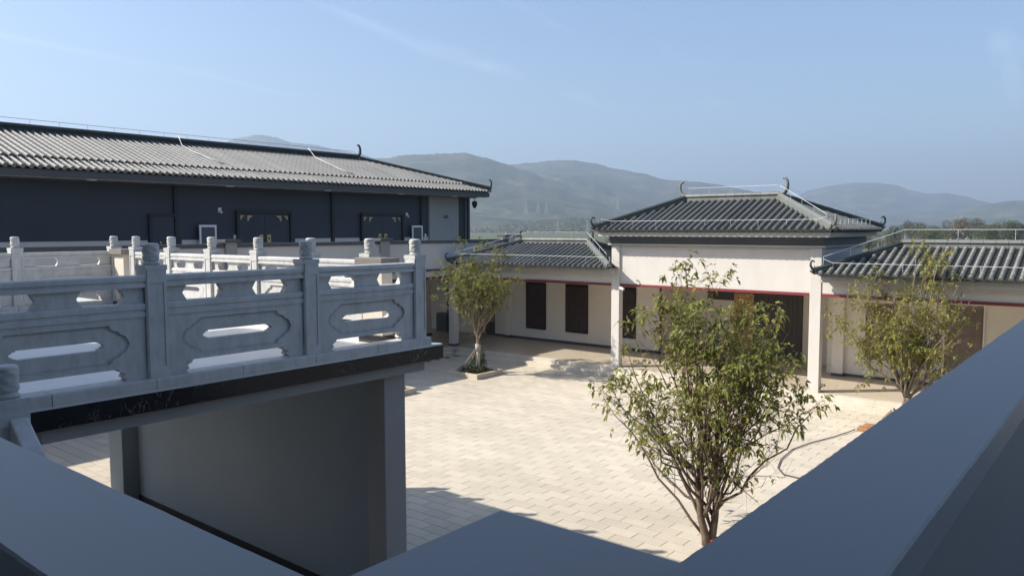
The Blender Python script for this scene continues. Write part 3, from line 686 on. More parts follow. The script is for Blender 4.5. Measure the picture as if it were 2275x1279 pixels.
dbl_door(18.06, 20.56, 6.33); dbl_door(24.68, 27.22, 6.33)
d = MB().box(14.3, 14.4, HY-0.12, HY, 4.152, 6.24).box(15.31, 15.308, HY-0.12, HY, 4.152, 6.24).box(14.4, 15.309, HY-0.12, HY, 6.16, 6.24).build('door', 'hall_trim', hall)
bx('leaf', 'hall_wall', d, 14.41, 15.3, HY-0.06, HY-0.005, 4.17, 6.15); MB().tube([(14.72, HY-0.1, 5.15), (14.72, HY-0.06, 5.15)], 0.04, 8).build('knob', 'brass', d)
for x, z in ((17.25, 6.43), (27.62, 6.38)):
    lp = MB().box(x-0.07, x+0.07, HY-0.05, HY-0.001, z-0.1, z+0.1).build('wall_lamp', 'metal_white', hall, bevel=0.01); MB().tube([(x+0.02, HY-0.06, z-0.04), (x+0.02, HY-0.14, z-0.1)], 0.05, 8).build('lamp_head', 'metal_white', lp)
for x, z in ((17.92, 5.34), (28.95, 5.32)): bx('wall_socket', 'metal_white', hall, x-0.06, x+0.06, HY-0.02, HY-0.001, z-0.08, z+0.08)
bx('wall_plate', 'dark_paint', hall, 30.2, 30.55, HY-0.135, HY-0.121, 6.22, 6.38)
bx('eave_beam', 'dark_paint', hall, -6, 32.2, 28.75, 29.0, 7.33, 7.42)
bx('soffit', 'dark_paint', hall, -6, 32.6, 28.35, 37.5, 7.421, 7.50)
bx('fascia_board', 'dark_paint', hall, -6, 32.7, 28.28, 28.42, 7.395, 7.62); bx('fascia_lip', 'fascia', hall, -6, 32.66, 28.40, 28.74, 7.375, 7.394)
for x, y in ((11.94, 28.58), (17.2, 28.58), (22.0, 28.58), (26.4, 28.58), (30.2, 28.58)):
    MB().lathe([(0.16, 0), (0.16, 0.03)], (x, y, 7.346), 16).build('ceiling_light', 'metal_white', hall, smooth=False)
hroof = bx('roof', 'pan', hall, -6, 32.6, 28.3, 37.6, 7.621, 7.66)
hvis = lambda p: p.x > 7.5
slope_rows(hroof, (-6, 28.2, 7.68), X, Y, 38.85, 4.8, 1.56, 1e3, 4.8/5.3, 0.25, 0.070, 'tile_hall', 0.33, vis=hvis, lift=(0.95, 0.085), drip=False, n=5, taper=(1.03, 0.975))
plain(hroof, [(-6, 37.8, 7.68), (32.85, 37.8, 7.68), (27.5, 33, 9.24), (-6, 33, 9.24)]); plain(hroof, [(32.85, 28.2, 7.68), (32.85, 37.8, 7.68), (27.55, 33, 9.24)])
ridge_run(hroof, (-6, 33, 9.24), (27.4, 33, 9.24), 0.34, 0.36, 'ridge_dark', 1.4, hvis)
hip_run(hroof, (27.5, 33, 9.28), (32.78, 28.26, 7.70), 0.26, 0.26, 'ridge_dark')
horn(hroof, (27.3, 33, 9.42), X, 0.72); 
horn(hroof, (32.66, 28.38, 7.83), V((1, -0.9, 0)), 0.52)
rail_wire(hall, [(-6, 33, 9.83), (27.2, 33, 9.76)], 0.3, 1.05, 0.009, 'metal_grey')
def loose(pts): return MB().tube(pts, 0.016, 5).build('loose_cable', 'metal_white', hall, smooth=True)
def on_roof(x, t, dz=0.19): return (x, 28.2+t, 7.68+t*0.325+dz)
loose([on_roof(17.5, 4.85, 0.45), on_roof(17.35, 4.3), on_roof(17.25, 3.3), on_roof(17.4, 2.3), on_roof(17.7, 1.2)])
loose([on_roof(24.3, 4.85, 0.45), on_roof(24.2, 4.2), on_roof(24.1, 3.2), on_roof(24.0, 2.1), on_roof(24.1, 1.1)])
for px0, px1, lab in ((16.22, 16.95, 'white framed notice board leaning between the single door and the left double door'), (27.77, 28.5, 'white framed notice board standing right of the right double door')):
    pb = thing('notice_board', lab, 'notice board', ((px0+px1)/2, HY-0.3, 4.15), 'notice boards')
    fr = MB().box(px0, px0+0.07, HY-0.27, HY-0.22, 4.151, 5.83).box(px1-0.07, px1, HY-0.27, HY-0.22, 4.151, 5.83).box(px0+0.07, px1-0.07, HY-0.27, HY-0.22, 5.74, 5.83).box(px0+0.07, px1-0.07, HY-0.27, HY-0.22, 4.151, 4.3)
    fr.build('frame', 'metal_white', pb); bx('sheet', 'poster', pb, px0+0.07, px1-0.07, HY-0.25, HY-0.235, 4.3, 5.74)
dc = thing('dome_camera', 'black dome camera hanging under the right corner of the hall eave', 'camera', (31.85, 28.62, 7.37))
MB().tube([(31.85, 28.62, 7.374), (31.85, 28.62, 7.16)], 0.025, 8).build('stem', 'metal_grey', dc)
MB().lathe([(0.03, 0.0), (0.12, -0.03), (0.15, -0.1), (0.15, -0.2), (0.125, -0.23), (0.11, -0.3), (0.07, -0.37), (0.01, -0.39)][::-1], (31.85, 28.62, 7.17), 16).build('housing', 'black', dc, smooth=True)

# ------------------------------------------------------------------ raised platform with stone balustrade
plat = thing('raised_platform', 'raised stone platform with black marble edge on a square column', 'platform', (5, 12, 0))
bx('edge_band', 'black_marble', plat, 2.47, 7.54, 7.36, 20.0, 3.90, 4.078)  # slab and floor lengthened past the back railing to shade the side wall
bx('floor', 'marble_floor', plat, 2.48, 7.53, 7.37, 19.99, 4.079, 4.10)
bx('beam', 'concrete', plat, 2.62, 7.32, 7.50, 7.78, 3.75, 3.899)
bx('beam', 'concrete', plat, 6.9, 7.32, 7.781, 16.9, 3.75, 3.899)
bx('column', 'concrete', plat, 6.74, 7.11, 7.66, 8.02, -0.02, 3.749, bevel=0.012)
bx('column', 'wall_light', plat, 7.12, 7.52, 16.15, 16.75, -0.02, 3.749, bevel=0.012)
bx('side_wall', 'wall_light', plat, 7.45, 7.50, 8.35, 16.14, -0.02, 3.749)
bx('skirting', 'black', plat, 7.425, 7.449, 8.35, 16.14, -0.01, 0.12)

def filled(outer, holes, th, name):
    """flat stone plate from an outline with cut-outs, made solid; returns vertices/faces in (a, depth, b)"""
    cu = bpy.data.curves.new(name, 'CURVE'); cu.dimensions = '2D'; cu.fill_mode = 'BOTH'; cu.extrude = th/2
    for poly in [outer]+holes:
        s = cu.splines.new('POLY'); s.points.add(len(poly)-1); s.use_cyclic_u = True
        for p, (a, b) in zip(s.points, poly): p.co = (a, b, 0, 1)
    o = bpy.data.objects.new(name, cu)
    me = bpy.data.meshes.new_from_object(o)
    vs = [(v.co.x, v.co.z, v.co.y) for v in me.vertices]; fs = [tuple(reversed(p.vertices)) for p in me.polygons]
    bpy.data.objects.remove(o); bpy.data.meshes.remove(me); bpy.data.curves.remove(cu)
    return vs, fs
def sym(q, cx, cz):
    """quarter outline (from top middle to right tip) mirrored to a full outline"""
    r = q+[(a, -b) for a, b in reversed(q[:-1])]
    r = r+[(-a, b) for a, b in reversed(r)]
    out = []
    for p in r:
        p = (p[0]+cx, p[1]+cz)
        if not out or (abs(p[0]-out[-1][0])+abs(p[1]-out[-1][1])) > 1e-5: out.append(p)
    if abs(out[0][0]-out[-1][0])+abs(out[0][1]-out[-1][1]) < 1e-5: out.pop()
    return out
PANEL = {}
def panel_meshes(L):
    key = round(L, 3)
    if key in PANEL: return PANEL[key]
    c = L/2; b0, b1, b2 = 0.0, 0.125, 0.60                      # heights above the base stone
    g0 = 0.235
    foot = [(0, 0), (g0-0.02, 0), (g0-0.045, 0.02), (g0-0.01, 0.04), (g0-0.03, 0.075), (g0+0.02, 0.10), (g0+0.03, b1)]
    outer = foot+[(L-a, b) for a, b in reversed(foot)]+[(L, b2), (0, b2)]
    sl = 0.255*L; sh = 0.042
    slot = sym([(0, sh), (sl-0.055, sh), (sl-0.05, sh-0.012), (sl-0.025, sh-0.014), (sl-0.02, sh-0.028), (sl-0.004, sh-0.03), (sl, 0)], c, 0.36)
    ca, ch = 0.40*L, 0.185
    cart = sym([(0, ch), (ca-0.19, ch), (ca-0.17, ch-0.03), (ca-0.15, ch-0.05), (ca-0.10, ch-0.065), (ca-0.085, ch-0.09), (ca-0.045, ch-0.105), (ca-0.02, ch-0.135), (ca, 0)], c, 0.36)
    core = filled(outer, [slot], 0.07, 'core'); skin = filled(outer, [cart], 0.022, 'skin')
    P = MB().add(*core)
    inner = [(c+(a-c)*0.955, 0.36+(b-0.36)*0.90) for a, b in cart]
    for off in (-0.0575, 0.0575):
        for ol, rr in ((cart, 0.0038), (inner, 0.0035)):
            P.tube([V((a, off-(0.0 if rr > 0.0036 else math.copysign(0.021, off)), b)) for a, b in ol+[ol[0]]], rr, 5)
    for off in (-0.0461, 0.0461): P.add([(a, y+off, b) for a, y, b in skin[0]], skin[1])
    blocks = []
    h0, h1 = 0.73, 0.88; w = L*0.278; m0 = 0.115*L; pt = 0.045
    hx = [(m0, m0+w), (L-m0-w, L-m0)]
    hm = (h0+h1)/2
    polys = [[(0, h0), (hx[0][0]+pt, h0), (hx[0][0], hm), (hx[0][0]+pt, h1), (0, h1)],
             [(hx[0][1]-pt, h0), (hx[1][0]+pt, h0), (hx[1][0], hm), (hx[1][0]+pt, h1), (hx[0][1]-pt, h1), (hx[0][1], hm)],
             [(hx[1][1]-pt, h0), (L, h0), (L, h1), (hx[1][1]-pt, h1), (hx[1][1], hm)]]
    bl = [MB().extrude(p, (0, 0, 0), X, Z, Y, -0.04, 0.04).mesh('band_block', 'marble') for p in polys]
    def rail(z0, z1, d):
        h = z1-z0
        prof = [(-d, 0), (d, 0), (d, h*0.3), (d*0.82, h*0.36), (d*0.82, h*0.48), (d, h*0.55), (d, h*0.88), (d*0.85, h), (-d*0.85, h), (-d, h*0.88), (-d, h*0.55), (-d*0.82, h*0.48), (-d*0.82, h*0.36), (-d, h*0.3)]
        return MB().extrude(prof, (0, 0, z0), Y, Z, X, 0, L).mesh('rail', 'marble')
    PANEL[key] = (P.mesh('panel', 'marble'), bl, rail(0.601, 0.729, 0.072), rail(0.881, 0.995, 0.085))
    return PANEL[key]
def post_meshes():
    w = 0.092; b = MB().box(-w, w, -w, w, 0, 1.09)
    for s in (-1, 1):
        for (a0, a1, z0, z1) in ((-w, -w+0.022, 0.0, 1.04), (w-0.022, w, 0.0, 1.04), (-w+0.0221, w-0.0221, 0.92, 1.04), (-w+0.0221, w-0.0221, 0.0, 0.10)):
            b.box(a0, a1, *sorted((s*w, s*(w+0.010))), z0, z1); b.box(*sorted((s*(w+0.0005), s*(w+0.0105))), a0*0.99, a1*0.99, z0, z1)
    b.box(-w-0.014, w+0.014, -w-0.014, w+0.014, 1.041, 1.092)
    body = b.mesh('post', 'marble')
    prof = [(0.060, 0), (0.075, 0.004), (0.078, 0.016), (0.066, 0.028), (0.064, 0.036), (0.073, 0.046), (0.074, 0.07), (0.074, 0.09), (0.074, 0.11), (0.074, 0.13), (0.074, 0.15), (0.074, 0.17), (0.075, 0.185), (0.072, 0.198), (0.062, 0.208), (0.03, 0.211)]
    def disp(a, z):
        if z < 0.05 or z > 0.19: return 0
        q = noise.noise(V((math.cos(a)*3.2, math.sin(a)*3.2, z*38)))
        return 0.009*max(-0.5, min(0.6, q*1.6))+0.003*math.sin(a*5+z*90)
    full = []
    for (r0, z0), (r1, z1) in zip(prof, prof[1:]):
        full += [(r0, z0), ((r0+r1)/2, (z0+z1)/2)]
    full.append(prof[-1])
    cap = MB().lathe(full, (0, 0, 0), 28, disp).mesh('post_cap', 'marble_carved', True)
    return body, cap
POST = post_meshes()
def railing(label, pts, base_z, group='stone railings', skip=(), base=True):
    """straight balustrade through the post positions pts (xy)"""
    t = thing('stone_railing', label, 'railing', (pts[0][0], pts[0][1], base_z), group)
    d = V((pts[-1][0]-pts[0][0], pts[-1][1]-pts[0][1], 0)).normalized(); s = Z.cross(d)
    rot = Matrix((d, s, Z)).transposed().to_4x4()
    def put(name, me, x, y, z, parent):
        mw = rot.copy(); mw.translation = V((x, y, z)); return inst(name, me, parent, mw)
    if base:
        a, b = V((*pts[0], 0))-d*0.16, V((*pts[-1], 0))+d*0.16; L = (b-a).length; k = max(1, round(L/0.95)); q = L/k
        for i in range(k):
            o = a+d*(i*q)
            bb = MB().extrude([(-0.13, 0), (0.13, 0), (0.13, 0.095), (0.115, 0.108), (-0.115, 0.108), (-0.13, 0.095)], (o.x, o.y, base_z+0.001), s, Z, d, 0.0035, q-0.0035)
            bb.build('base_stone', 'marble', t)
    zb = base_z+0.11
    for i, (x, y) in enumerate(pts):
        p = put('post', POST[0], x, y, zb, t)
        c = bpy.data.objects.new('post_cap', POST[1]); col.objects.link(c); c.parent = p; c.location = (0, 0, 1.092)
        c.rotation_euler.z = random.uniform(0, 6.28)
        if i < len(pts)-1 and i not in skip:
            L = (V(pts[i+1])-V(pts[i])).length-0.206; me, bl, r1, r2 = panel_meshes(L)
            o = V((x, y, 0))+d*0.103
            put('panel', me, o.x, o.y, zb, t); put('middle_rail', r1, o.x, o.y, zb, t); put('top_rail', r2, o.x, o.y, zb, t)
            for b in bl: put('band_block', b, o.x, o.y, zb, t)
    return t
railing('carved stone railing along the near shaded edge of the platform, on black marble', [(1.9, 7.5), (3.65, 7.5), (5.45, 7.5), (7.17, 7.5)], 4.10)
railing('sunlit stone railing along the far right side of the platform', [(7.3, 8.56), (7.3, 9.92), (7.3, 11.33), (7.3, 12.76), (7.3, 14.18), (7.3, 15.58)], 4.10)
railing('stone railing at the back left of the platform with sunlit slits', [(1.6, 16.6), (3.55, 16.6), (5.5, 16.6), (7.32, 16.6)], 4.10)
for x, y, lab in ((7.38, 8.14, 'lone stone post next to the near right pillar of the platform'), (7.53, 16.6, 'stone post behind the far pillar, middle of the cluster of three')):
    railing(lab, [(x, y)], 4.10, 'single stone posts', base=False)
def pillar(label, x0, x1, y0, y1):
    t = thing('stone_pillar', label, 'pillar', ((x0+x1)/2, (y0+y1)/2, 4.1), 'capped pillars on the platform')
    bx('base', 'black_marble', t, x0+0.03, x1-0.03, y0+0.03, y1-0.03, 4.101, 4.20); bx('shaft', 'pillar_shaft', t, x0+0.07, x1-0.07, y0+0.07, y1-0.07, 4.201, 5.149, bevel=0.008)
    bx('cap', 'pillar_stone', t, x0, x1, y0, y1, 5.15, 5.255, bevel=0.006)
pillar('square pillar with dark flat cap behind the right end of the near railing', 6.93, 7.26, 7.9, 8.45)
pillar('square pillar with dark flat cap at the far corner of the platform', 7.10, 7.44, 15.8, 16.34)
# stair railing going down beside the platform
st = thing('stair_railing', 'stone newel post and sloping stone rail of the stairs at the left edge', 'railing', (1.79, 5.61, 3.4))
p = inst('newel_post', POST[0], st, Matrix.Translation((1.77, 5.62, 3.48)))
c = bpy.data.objects.new('post_cap', POST[1]); col.objects.link(c); c.parent = p; c.location = (0, 0, 1.092)
MB().box(-0.055, 0.055, 0, 2.3, -0.07, 0.07).build('sloping_rail', 'marble', st, bevel=0.012)
o = st.children[-1]; o.matrix_basis = Matrix.Translation((1.80, 5.56, 4.40)) @ Matrix.Rotation(R(180), 4, 'Z') @ Matrix.Rotation(R(-37), 4, 'X')
MB().box(-0.055, 0.055, 0, 1.9, -0.07, 0.07).build('sloping_rail', 'marble', st, bevel=0.012)
o = st.children[-1]; o.matrix_basis = Matrix.Translation((1.77, 5.72, 4.42)) @ Matrix.Rotation(R(24), 4, 'X')
for k in range(12):
    zt = 4.0-k*0.165; bx('stair_step', 'granite', st, -0.2, 1.7, 7.3-(k+1)*0.3, 7.3-k*0.3-0.002, zt-0.3, zt)

# ------------------------------------------------------------------ viewing terrace in the foreground
vt = thing('viewing_terrace', 'grey painted parapet corner in the foreground, in shade', 'terrace', (0, 0, 0))
def worn_bar(parent, p0, p1, w, z0, z1, seed, step=0.02):
    """long coping with slightly uneven, chipped arrises; p0-p1 run along the middle line"""
    rng = random.Random(seed); p0, p1 = V(p0), V(p1); d = (p1-p0); L = d.length; d.normalize(); s = Z.cross(d); n = int(L/step); vs = []; fs = []
    wob = [0.0]*4; chip = [0]*2; dep = [0]*2
    for i in range(n+1):
        c = p0+d*(L*i/n); ring = []
        for k in range(2):
            wob[k] = wob[k]*0.93+rng.gauss(0, 0.00035); wob[k+2] = wob[k+2]*0.93+rng.gauss(0, 0.0003)
            if chip[k] == 0 and rng.random() < 0.012: chip[k] = rng.randint(1, 4); dep[k] = rng.uniform(0.002, 0.007)
            if chip[k] > 0: chip[k] -= 1
        e = [0.004+(dep[k]*rng.uniform(0.6, 1) if chip[k] else 0) for k in range(2)]
        h = w/2
        ring = [(-h, z0), (-h+wob[0], z1-e[0]), (-h+e[0]*0.9+wob[0], z1), (h-e[1]*0.9+wob[1], z1), (h+wob[1], z1-e[1]), (h, z0)]
        vs += [V((c.x, c.y, 0))+s*a+Z*b for a, b in ring]
    m_ = 6
    for i in range(n):
        for q in range(m_): fs.append((i*m_+q, i*m_+(q+1) % m_, (i+1)*m_+(q+1) % m_, (i+1)*m_+q))
    fs += [tuple(range(m_-1, -1, -1)), tuple(range(n*m_, (n+1)*m_))]
    return MB().add(vs, fs).build('coping', 'terrace_paint', parent)
pw = bx('parapet_wall', 'terrace_inner', vt, 0.370, 0.572, 0.462, 5.0, 0.0, 5.139); worn_bar(pw, (0.471, 0.463, 0), (0.471, 5.0, 0), 0.21, 5.14, 5.205, 1)
pw = bx('parapet_wall', 'terrace_inner', vt, 0.370, 14.0, 0.241, 0.457, 0.0, 5.139); worn_bar(pw, (0.366, 0.349, 0), (14.0, 0.349, 0), 0.222, 5.14, 5.205, 2)
bx('corner_roof_slab', 'terrace_paint', vt, 0.60, 3.22, 0.47, 2.71, 3.82, 4.10, bevel=0.012)
bx('corner_wall', 'terrace_inner', vt, 0.60, 3.0, 0.47, 2.5, -0.02, 3.819)
bx('floor', 'concrete', vt, -1.2, 0.389, -6, 5.0, 3.9, 4.10); bx('floor', 'concrete', vt, 0.39, 14.0, -6, 0.261, 3.9, 4.10)
# tall hall added out of view at the camera's back to shade the terrace
mh = thing('shade_hall', 'tall unseen hall added behind the viewing terrace to shade it', 'building', (-7, 4, 0))
bx('wall', 'plaster', mh, -12, -1.21, -14, 17.2, -0.1, 12.1)
mr = MB().add([(-13, -15, 12.15), (-0.2, -15, 12.15), (-0.2, 18.3, 12.15), (-13, 18.3, 12.15), (-13, -15, 12.34), (-0.2, -15, 12.34), (-0.2, 18.3, 12.34), (-13, 18.3, 12.34), (-6.6, -9, 15), (-6.6, 10.5, 15)],
              [(3, 2, 1, 0), (0, 1, 5, 4), (1, 2, 6, 5), (2, 3, 7, 6), (3, 0, 4, 7), (4, 5, 8), (5, 6, 9, 8), (6, 7, 9), (7, 4, 8, 9)]); mr.build('roof', 'pan', mh)
for k in range(7):
    f = bx('window', 'hall_trim', mh, -1.209, -1.15, -11+k*3.7, -9.2+k*3.7, 5.0, 7.4); bx('pane', 'poster', f, -1.149, -1.14, -10.9+k*3.7, -9.3+k*3.7, 5.1, 7.3)

# ------------------------------------------------------------------ trees
def bez(a, b, c, t): return a*((1-t)**2)+b*(2*t*(1-t))+c*(t*t)
def leaf_quad(mb, p, d, L, w, droop, rng):
    """one folded leaf of two halves from p along d"""
    d = d.normalized(); s = d.cross(Z); s = s.normalized() if s.length > 1e-3 else X.copy()
    ang = rng.uniform(-0.9, 0.9); n = s.cross(d).normalized(); s = s*math.cos(ang)+n*math.sin(ang); n = s.cross(d).normalized()
    m1 = p+d*L*0.45-Z*droop*L*0.18; tip = p+d*L*0.92-Z*droop*L*0.62
    mb.add([p, m1+s*w*0.5+n*w*0.16, tip, m1-s*w*0.5+n*w*0.16, m1], [(0, 1, 4), (1, 2, 4), (0, 4, 3), (4, 2, 3)])
def tree(name, label, base, P, seed):
    rng = random.Random(seed); base = V(base)
    t = thing(name, label, 'tree', base, P.get('group'))
    tr = MB(); br = MB(); lf = MB(); tips = []
    def rv(): return V((rng.gauss(0, 1), rng.gauss(0, 1), rng.gauss(0, 1)))
    def wig(pts, a):
        return [p if i == 0 else p+rv()*a for i, p in enumerate(pts)]
    tp = [base+V(q) for q in P['trunk']]
    tr.tube(wig(tp, 0.006), P['trunk_r'], 10)
    cx = V((*P['centre'], 0))
    def env(z):
        pr = P['profile']
        for (z0, r0), (z1, r1) in zip(pr, pr[1:]):
            if z0 <= z <= z1: return r0+(r1-r0)*(z-z0)/(z1-z0)
        return 0.15
    lim = []
    for (start, r0, n) in P['starts']:
        for k in range(n):
            s = base+V(start)+V((0, 0, rng.uniform(-0.12, 0.25)))
            z = rng.triangular(P['zr'][0], P['zr'][1], P['zr'][2]); az = rng.uniform(0, 2*math.pi); rad = env(z)*math.sqrt(rng.uniform(0.12, 1.0))
            e = base+cx+V((math.cos(az)*rad, math.sin(az)*rad, z))
            h = e-s; c = s+V((h.x*0.42, h.y*0.42, h.z*P.get('bow', 0.36)))
            ps = [bez(s, c, e, q/7) for q in range(8)]; ps = wig(ps, 0.025*P.get('wig', 1))
            r1 = r0*rng.uniform(0.55, 1.0); tr.tube(ps, [r1*(1-0.82*q/7) for q in range(8)], 6)
            lim.append((ps, r1, z))
    for ps, r1, z in lim:
        for k in range(P['subs']):
            q = rng.uniform(0.28, 0.98); i = min(6, int(q*7)); p = ps[i].lerp(ps[i+1], q*7-i)
            dirn = ((ps[i+1]-ps[i]).normalized()*0.8+rv()*0.55+Z*P.get('lift', 0.35)).normalized()
            L = rng.uniform(*P['sub_l'])*(1.1-0.45*q)
            e = p+dirn*L; q2 = e-base-cx
            if math.hypot(q2.x, q2.y) > env(q2.z)*1.12: e = base+cx+V((q2.x*0.85, q2.y*0.85, q2.z))
            c = p.lerp(e, 0.5)+rv()*0.05+Z*0.03
            sp = [bez(p, c, e, w/4) for w in range(5)]
            rr = max(0.0035, r1*0.30*(1.1-q)); br.tube(sp, [rr, rr*0.85, rr*0.7, rr*0.55, rr*0.35], 4, False)
            for w in range(P['twigs']):
                u = rng.uniform(0.3, 1.0); ii = min(3, int(u*4)); a = sp[ii].lerp(sp[ii+1], u*4-ii)
                dd = ((sp[ii+1]-sp[ii]).normalized()*0.7+rv()*0.55+Z*0.25).normalized(); tl = rng.uniform(*P['twig_l'])
                b = a+dd*tl; br.tube([a, a.lerp(b, 0.5)+rv()*0.012, b], [rr*0.5, rr*0.4, rr*0.25], 3, False)
                tips.append((a, b, dd))
    for a, b, dd in tips:
        zz = b.z-base.z; q2 = b-base-cx
        dens = P['dens'](q2.x, q2.y, zz)
        if rng.random() > dens: continue
        nl = rng.randint(*P['nleaf'])
        for k in range(nl):
            az = 2*math.pi*k/nl+rng.uniform(-0.4, 0.4); o = dd.orthogonal().normalized(); o2 = dd.cross(o)
            d = (o*math.cos(az)+o2*math.sin(az))*0.85+dd*0.45+rv()*0.2
            pos = b if rng.random() < 0.7 else a.lerp(b, rng.uniform(0.3, 0.95))
            L = rng.uniform(*P['leaf_l']); leaf_quad(lf, pos, d, L, L*P['leaf_w'], rng.uniform(0.3, 1.3)*P.get('droop', 1), rng)
    k = tr.build('trunk', P['bark'], t, smooth=True)
    br.build('branches', P['bark'], k, smooth=True)
    lf.build('crown', P['leaf'], t)
    return t
def d1(x, y, z):
    side = x*0.63-y*0.775
    return max(0.06, min(0.95, 0.06+(z-1.3)*0.38-(0.15 if side > 0.6 and z < 2.6 else 0)))
T1 = dict(trunk=[(0, 0, -0.02), (-0.03, 0.035, 0.25), (-0.075, 0.10, 0.6), (-0.10, 0.13, 1.0), (-0.075, 0.10, 1.5), (-0.06, 0.09, 2.1)], trunk_r=[0.09, 0.075, 0.064, 0.054, 0.042, 0.028], centre=(0.06, 0.0), bark='bark', leaf='leaf_near',
          starts=[((-0.03, 0.04, 0.35), 0.03, 3), ((0.04, -0.05, 0.4), 0.028, 4), ((-0.06, 0.085, 0.6), 0.036, 8), ((0.065, -0.07, 0.6), 0.034, 8), ((-0.10, 0.13, 1.0), 0.038, 7), ((0.09, -0.11, 1.05), 0.036, 7), ((-0.075, 0.10, 1.5), 0.032, 6), ((0.08, -0.09, 1.6), 0.03, 6), ((-0.06, 0.09, 2.05), 0.026, 7), ((0.07, -0.09, 2.05), 0.026, 7)],
          profile=[(0.5, 0.7), (0.9, 1.3), (1.5, 1.9), (2.3, 2.25), (2.9, 2.1), (3.5, 1.7), (4.2, 1.35), (4.85, 1.1), (5.35, 0.7)], zr=(0.95, 5.3, 3.7),
          subs=10, sub_l=(0.4, 0.85), twigs=5, twig_l=(0.1, 0.34), dens=d1, nleaf=(3, 6), leaf_l=(0.085, 0.155), leaf_w=0.48, wig=1.5, lift=0.7, bow=0.42)
tr1 = tree('courtyard_tree', 'large bushy evergreen tree in front of the gate, nearest to the viewer', (12.55, 5.80, 0), T1, 5)
# low second stem, cloth and wrap at its foot
MB().tube([(12.56, 5.79, -0.02), (12.60, 5.745, 0.25), (12.635, 5.71, 0.6), (12.64, 5.69, 1.05), (12.63, 5.71, 1.6), (12.62, 5.71, 2.1)], [0.085, 0.072, 0.062, 0.05, 0.04, 0.026], 9).build('second_stem', 'bark', tr1, smooth=True)
cb = MB().lathe([(0.10, 0.0), (0.11, 0.03), (0.11, 0.07), (0.095, 0.10)], (12.6, 5.745, 0.12), 14, lambda a, z: 0.022*math.sin(a*5+z*40)); cb.build('red_cloth', 'cloth_red', tr1)
MB().lathe([(0.15, 0), (0.165, 0.03), (0.15, 0.07), (0.135, 0.09)], (12.555, 5.79, 0.0), 14, lambda a, z: 0.02*math.sin(a*4+z*30)).build('white_wrap', 'wrap', tr1)
T2 = dict(trunk=[(0, 0, 0), (0, 0.0, 0.6), (0.01, 0.01, 1.25), (0.0, 0.02, 1.7)], trunk_r=[0.075, 0.068, 0.06, 0.05], centre=(-0.02, 0.03), bark='bark_pale', leaf='leaf_olive',
          starts=[((0, 0, 1.2), 0.036, 9), ((0, 0, 1.45), 0.034, 9), ((0, 0, 1.7), 0.032, 10)],
          profile=[(1.2, 0.4), (1.9, 1.1), (2.6, 1.6), (3.4, 1.75), (4.2, 1.5), (4.7, 1.2), (4.95, 0.6)], zr=(1.9, 4.8, 3.9),
          subs=13, sub_l=(0.45, 0.95), twigs=5, twig_l=(0.12, 0.34), dens=lambda x, y, z: max(0.06, min(1, (z-2.2)*0.75-(0.35 if (x*0.63-y*0.775) < -0.9 else 0))), nleaf=(4, 7), leaf_l=(0.09, 0.15), leaf_w=0.5, wig=1.6, group=None)
tr2 = tree('courtyard_tree', 'small tree with white wrapped trunk growing in the square planter', (22.35, 19.95, 0.15), T2, 8)
MB().tube([(22.35, 19.95, 0.2), (22.35, 19.95, 0.75), (22.35, 19.955, 1.2)], [0.082, 0.08, 0.09], 10).build('trunk_wrap', 'wrap', tr2, smooth=True)
MB().tube([(22.35, 19.95, 0.95), (22.355, 19.955, 1.22)], [0.105, 0.11], 10).build('rope_tie', 'wrap', tr2, smooth=True)
MB().tube([(21.75, 20.35, 0.2), (22.33, 19.98, 1.1)], 0.028, 7).build('support_pole', 'bark_pale', tr2); MB().tube([(22.5, 20.55, 0.2), (22.36, 20.0, 1.1)], 0.028, 7).build('support_pole', 'bark_pale', tr2)
T3 = dict(trunk=[(0, 0, 0), (0, 0, 0.35), (0.02, -0.03, 0.8)], trunk_r=[0.12, 0.11, 0.09], centre=(0.0, 0.0), bark='bark_pale', leaf='leaf_yellow',
          starts=[((0, 0, 0.55), 0.045, 10), ((0, 0, 0.8), 0.042, 14), ((0.02, -0.02, 1.1), 0.034, 10)],
          profile=[(0.4, 0.7), (1.0, 1.3), (1.8, 1.8), (2.8, 1.95), (3.6, 1.8), (4.4, 1.4), (5.0, 0.95), (5.4, 0.4)], zr=(0.9, 5.3, 3.6),
          subs=12, sub_l=(0.5, 1.0), twigs=5, twig_l=(0.12, 0.36), dens=lambda x, y, z: max(0.10, min(1, 0.85-(x*0.63-y*0.775)*0.42+max(0, z-3.4)*0.4)), nleaf=(4, 6), leaf_l=(0.09, 0.15), leaf_w=0.45, wig=1.4)
tr3 = tree('courtyard_tree', 'half bare yellowish tree before the right wing, partly hidden by the parapet', (24.15, 5.2, 0.1), T3, 21)
MB().lathe([(0.55, 0), (0.56, 0.18), (0.42, 0.34), (0.15, 0.42)], (24.15, 5.2, 0.0), 14, lambda a, z: 0.05*math.sin(a*4)).build('root_ball', 'burlap', tr3, smooth=True)

